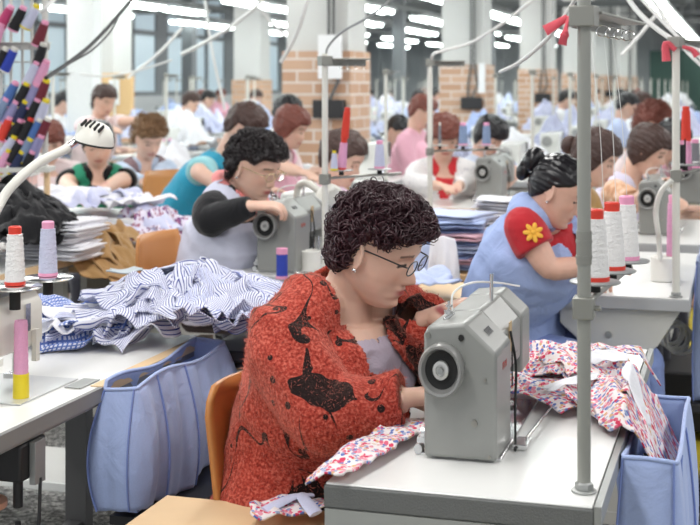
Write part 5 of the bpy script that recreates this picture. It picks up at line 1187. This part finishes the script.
quick('red haired woman facing the camera in a red top and striped white jacket', 444, 137, 7.7, -75, 22, floral('striped jacket cloth', (.78, .76, .76), [(.5, .5, .55), (.78, .76, .76), (.7, .68, .7)], 60, .3, uv=False), dict(style='fringe', m=HAIRRD, thick=.024, lump=.012, strand=.0013, seed=12), sl=1.8, vest='jacket', hy=-68, cut=vcut(.26, .07),
      arms=dict(RE=W(412, 182, 7.6), RW=W(440, 186, 7.3), LE=W(468, 182, 7.8), LW=W(458, 186, 7.4)))
quick('black haired woman in a pale shirt looking down behind a grey machine', 490, 135, 8.1, -22, 34, cloth('pale shirt', (.60, .66, .80)), dict(style='fringe', m=HAIRS, thick=.014, lump=.005, strand=.0013, seed=13), sl=.9,
      arms=dict(LE=W(516, 172, 8.1), LW=W(500, 190, 7.7), RE=W(480, 180, 7.9), RW=W(494, 186, 7.6)))
quick('brown haired woman in ochre half hidden by the tall near pole', 595, 157, 5.6, -8, 24, cloth('ochre cotton', (.45, .27, .10)), dict(style='bob', m=HAIRBR, thick=.014, lump=.006, strand=.0013, seed=14, bun=[((-.125, 0, .0), (.035, .04, .04))]), sl=1.2, s=.98)
quick('woman with a dark bob in a lilac tabard over an orange print blouse', 648, 149, 6.5, -14, 26, floral('orange print', (.62, .36, .22), [(.70, .45, .30), (.50, .25, .14), (.74, .52, .40)], 30, .5, uv=False), dict(style='bob', m=HAIRBR, thick=.014, lump=.005, strand=.0013, seed=15), sl=.9, vest=cloth('lilac tabard', (.64, .60, .74)), lean=.2, s=1.0,
      arms=dict(RE=W(634, 205, 6.2), RW=W(650, 190, 6.1), LE=W(668, 195, 6.6), LW=W(676, 200, 6.4)))
quick('woman with light red curls just behind the dark bob at the right', 652, 124, 8.6, -10, 22, PALE, dict(style='short', m=HAIRRD, thick=.028, lump=.02, curls=200, cr=.015, seed=16), sl=.9)
quick('black haired woman in a pink vest between the lilac tabard and the right pole', 672, 140, 7.9, -5, 26, PALE, dict(style='bob', m=HAIRS, thick=.014, lump=.005, strand=.0013, seed=17), sl=.6, vest=PINK)
quick('woman with red brown hair behind the leftmost heap, left of the green vest', 50, 140, 8.6, -60, 25, PALE, dict(style='fringe', m=HAIRRD, thick=.018, lump=.01, strand=.0013, seed=18), sl=1.0)
# chairs
q = XYat(172, 7.2); chair('tan plywood chair standing beside the speckled garments', (q.x, q.y, 0), DEG(-30), h=.98, sc=1)
q = XYat(447, 6.0)
# ---------------------------------------------------------------- far rows: tables, machines, stands, heaps, people
fp = table('sewing_table', 'white sewing table in the far rows of the hall', -.3, .3, 0, 1.15, group='far tables', full=False, edge=mat('pale edge', (.42, .43, .44), .5)); fp.location = (0, 0, -50)
def small_machine():
    e = empty('sewing_machine', (0, 0, 0), 0, 'pale sewing machine in the far rows of the hall', 'sewing machine', 'far machines')
    b = MB().b2((-.08, 0, 0), (.08, .14, .24)).b2((-.06, .1, .13), (.06, .45, .24)).b2((-.06, .36, .08), (.06, .45, .24)); b.build('body', MACHW, e, bev=.01)
    MB().loft([(-.02, 0, .17), (-.02, -.04, .17)], .042, 18).build('handwheel', STEEL, e); MB().b2((-.09, .0, 0), (.09, .48, .006)).build('bed_plate', STEEL, e); return e
fm = small_machine(); fst = stand('white thread stand in the far rows of the hall', 0, 0, .78, 1.56, r=.012, arm_z=1.54, arm_len=.3, spool_z=None, group='far stands', m=CREAM); 
fc = cone('white thread cone on the far tables', (0, 0, 0), 'white', PINKP, h=.16, r0=.035, r1=.025, group='far cones'); fcb = cone('blue thread cone on the far tables', (0, 0, 0), 'steel', PINKP, h=.16, r0=.035, r1=.025, group='far blue cones')
hm = []
for k, (m_, nm) in enumerate(((LIN, 'white'), (FB[2], 'pale blue'), (LILC, 'lilac'), (STR2, 'striped'), (FB[0], 'blue'))):
    P, uv = sheet(.62, .75, 30, 40+k, base=mound(0, 0, .22, .26, .26, 0), amp=.10, k=7); P[:, :, 2] -= .06; P[:, :, 2] = np.maximum(P[:, :, 2], .003+.01*(k+1))
    o = MB().grid(P, uv).build('cloth_heap', m_, sharp=0); tag(o, '%s cloth heap on a table in the far rows' % nm, 'cloth heap', 'far %s heaps' % nm); hm.append(o)
protos = [fp, fm, fst, fc, fcb]+hm; used = set()
def put(o, loc, rz=0, sc=None):
    if o in used:
        c = copy_tree(o, loc=loc, rz=rz, scale=sc)
    else:
        used.add(o); c = o; o.location = loc; o.rotation_euler = (0, 0, rz)
        if sc: o.scale = (sc,)*3 if not hasattr(sc, '__len__') else sc
    return c
def inview(x, y, m=30):
    v = Vector((x, y, 0)); t = v.dot(FW); u = v.dot(RT)/t*FPX+350
    return t > 1 and -m < u < 700+m
fr_ = random.Random(77)
QP = [(o.matrix_world.translation.x, 0) for o in []]+[tuple(XYat(a, b).xy) for a, b in ((98, 7.3), (149, 8.2), (104, 10.6), (291, 7.7), (398, 10.8), (444, 7.7), (490, 8.1), (648, 6.5), (652, 8.6), (672, 7.9), (50, 8.6))]
cols = [(-.42, 8.2), (-1.65, 9.0), (-2.6, 8.6), (-4.3, 9.4), (-5.4, 9.0), (-6.7, 10.5), (-7.4, 12), (-9.2, 13), (-10.4, 14), (-11.6, 16), (-2.0, 24)]
spots = []
for ci, (cx_, y0) in enumerate(cols[:-1]):
    y = y0
    while y < 39:
        x = cx_
        if inview(x, y, 10) and not any(abs(x-q_[0]) < .75 and abs(y+.5-q_[1]) < 1.0 for q_ in ((-3.35, 10.5), (-3.3, 16.2), (-3.3, 22), (-8, 15.4), (-8.66, 22.5))): spots.append((x, y, ci)) if not any(math.hypot(x-.6-q_[0], y+.5-q_[1]) < .9 for q_ in QP) else None
        y += 2.1 if y < 26 else 3.0
pp_ = []
for (x, y, ci) in spots:
    t_ = put(fp, (x-.3, y, 0)); 
    d = fr_.random()
    put(fm, (x+.06, y+.25, .78), sc=1.05)
    put(fst, (x+.26, y+.06, .78))
    if d < .9: put(hm[fr_.randrange(5)], (x-.05+fr_.random()*.1, y+.85, .79), rz=fr_.random()*6, sc=(.8+.4*fr_.random(), .8+.4*fr_.random(), .8+.7*fr_.random()))
    if d < .5: put(fc, (x+.2, y+.16, .78)); put(fcb, (x+.2, y+.26, .78))
    if fr_.random() < .55: pp_.append((x, y))
TP = []
# heaps on trolleys between the rows
for k in range(60):
    y = 8.5+fr_.random()*20; u = fr_.random()*.56-.27; t = y; p_ = RT*(u*t)+FW*t
    if any(abs(p_.x-q_[0]) < .9 and abs(p_.y-q_[1]) < .9 for q_ in ((-3.35, 10.5), (-3.3, 16.2), (-3.3, 22), (-8, 15.4), (-8.66, 22.5))): continue
    if any(abs(p_.x-s_[0]) < .62 and -.4 < p_.y-s_[1] < 1.5 for s_ in spots): continue
    if p_.x < -12 or any(math.hypot(p_.x-a_, p_.y-b_) < .95 for a_, b_ in TP): continue
    if any(abs(p_.x-(a_-.8)) < .7 and abs(p_.y-(b_+.55)) < .6 for a_, b_ in pp_[:44]): continue
    TP.append((p_.x, p_.y))
    if k == 0 or 'trolley' not in globals():
        trolley = empty('trolley', (0, 0, 0), 0, 'white cloth trolley between the far rows', 'trolley', 'far trolleys'); MB().b2((-.3, -.3, .55), (.3, .3, .62)).build('tray', CREAM, trolley)
        for sx in (-.25, .25):
            for sy in (-.25, .25): MB().cyl((sx, sy, 0), (sx, sy, .56), .015, 8).build('leg', CREAM, trolley)
    put(trolley, (p_.x, p_.y, 0)); put(hm[fr_.randrange(5)], (p_.x, p_.y, .64), rz=fr_.random()*6, sc=(1, 1, 1.3))
# far people, three kinds copied
fk = []
for k, (m1, hc) in enumerate(((FB[2], HAIRS), (LIN, HAIRBR), (PINK, HAIRRD), (cloth('white blouse', (.78, .78, .8)), HAIRS))):
    I = person('person', ['person with black hair in pale blue at a far table', 'person with brown hair in white at a far table', 'person with reddish hair in pink at a far table', 'person with black hair in a white blouse at a far table'][k], (0, 0, .52), (.09, 0, 1.03), (.16, 0, 1.25), heading=0, hy=0, hp=.45, voxel=.014,
               clothes=[dict(name='shirt', mat=m1, inf=.014, sl=.8+.3*k, wrinkle=.006, voxel=.016)], hair=dict(style='short', m=hc, thick=.018, lump=.01, seed=30+k), legs=True)
    I['body']['group'] = 'far people in '+['pale blue', 'white', 'pink', 'white blouses'][k]; fk.append(I['body'])
for i, (x, y) in enumerate(pp_[:44]):
    put(fk[i % 4], (x-.80, y+.55, 0), rz=(fr_.random()-.5)*1.2)
for o in protos+fk:
    if o not in used:
        for ch in list(o.children_recursive): bpy.data.objects.remove(ch)
        bpy.data.objects.remove(o)
# ---------------------------------------------------------------- pipes, hoses and cables overhead
def cable(label, pts, r, m, name='overhead_cable', cat='cable', n=8): return tag(MB().loft(spline([W(*p) for p in pts], n), r, 8).build(name, m), label, cat)
WC = mat('white cable', (.72, .72, .70), .5); GC = mat('grey cable', (.30, .31, .31), .5)
cable('white pipe slanting down from the top towards the left, behind the white tabard woman', [(286, -25, 9.5), (262, 1, 9.6), (232, 26, 9.8), (200, 45, 10), (182, 54, 10.2)], .016, WC, 'slanting_pipe', 'pipe')
cable('short white brace meeting the slanting pipe near the top', [(256, 6, 9.6), (285, 36, 9.9)], .012, WC, 'slanting_pipe', 'pipe')
cable('long white pole dropping behind the teal vest', [(205, 0, 10.5), (212, 50, 10.5), (225, 110, 10.5)], .012, WC, 'slanting_pipe', 'pipe')
cable('white hose curving down beside the nearest column', [(312, -20, 7), (306, 5, 7.0), (296, 35, 7.1), (281, 62, 7.2)], .011, WC)
cable('grey cable arching from the middle stand up to the right', [(326, 60, 4.56), (328, 47, 4.56), (342, 32, 4.5), (365, 19, 4.45), (388, 2, 4.4), (405, -20, 4.4)], .0045, GC)
cable('white cable arching from the stand with blue cones up to the right', [(431, 62, 6.35), (434, 54, 6.3), (446, 50, 6.3), (470, 43, 6.2), (496, 28, 6.0), (530, 2, 5.8), (550, -20, 5.8)], .0075, WC)
cable('white cable from the near pole down to the left', [(582, -15, 3.2), (570, 8, 3.4), (548, 38, 3.6), (520, 62, 3.9), (500, 72, 4.2)], .006, WC)
cable('thick white cable sagging across the upper right corner', [(622, -10, 4.4), (640, 14, 4.3), (664, 34, 4.2), (690, 48, 4.1), (720, 56, 4.0)], .0085, WC)
cable('second white cable just above the thick one, upper right', [(632, -12, 4.6), (650, 8, 4.5), (675, 34, 4.4), (705, 62, 4.3)], .0065, WC)
cable('third white cable sagging steeply in the upper right corner', [(645, -10, 5), (668, 22, 4.9), (684, 48, 4.8), (706, 70, 4.7)], .007, WC)
cable('slanting white tube between the near pole and the right stand', [(660, 10, 7), (640, 35, 7), (622, 55, 7)], .010, WC, 'slanting_pipe', 'pipe')
cable('black cable slanting up from the thread rack', [(46, 78, 5.0), (75, 58, 5.3), (98, 38, 5.6), (128, 4, 6.0), (140, -12, 6.1)], .0085, BLACK)
cable('thinner black cable under the slanting one by the thread rack', [(72, 62, 5.3), (92, 50, 5.5), (110, 32, 5.8), (120, 14, 6.0)], .0045, BLACK)
cable('white hose at the top left behind the thread rack', [(40, 12, 5.2), (48, 6, 5.2), (60, -8, 5.3)], .010, WC)
cable('pale slanting rod above the woman in pale pink', [(182, 28, 11), (160, 52, 11), (128, 78, 11)], .013, WC, 'slanting_pipe', 'pipe')
cable('thin grey hose crossing above the woman in pale pink', [(172, 60, 10), (140, 70, 10), (108, 76, 10), (80, 74, 10)], .008, WC)
# fine sewing threads running off the near bracket
for k, (a, b) in enumerate((((591, 40, 2.35), (604, 208, 2.35)), ((604, 38, 2.42), (616, 202, 2.42)), ((612, 36, 2.48), (627, 198, 2.5)))):
    cable('fine white thread running from the near bracket down to its cone, %s' % ['nearest the pole', 'middle one', 'farthest from the pole'][k], [a, tuple((a[i]+b[i])/2+(2 if i == 0 else 0) for i in range(3)), b], .0006, WC, 'sewing_thread', 'thread')
for (x, y) in ((-5.6, 30), (-7, 27), (-9.5, 30), (-11, 25)):
    tag(MB().b2((x-.12, y-.12, 0), (x+.12, y+.12, 6)).build('steel_post', mat('dark steel post', (.17, .18, .19), .6)), 'dark steel post between the far windows and the columns', 'post', 'steel posts')
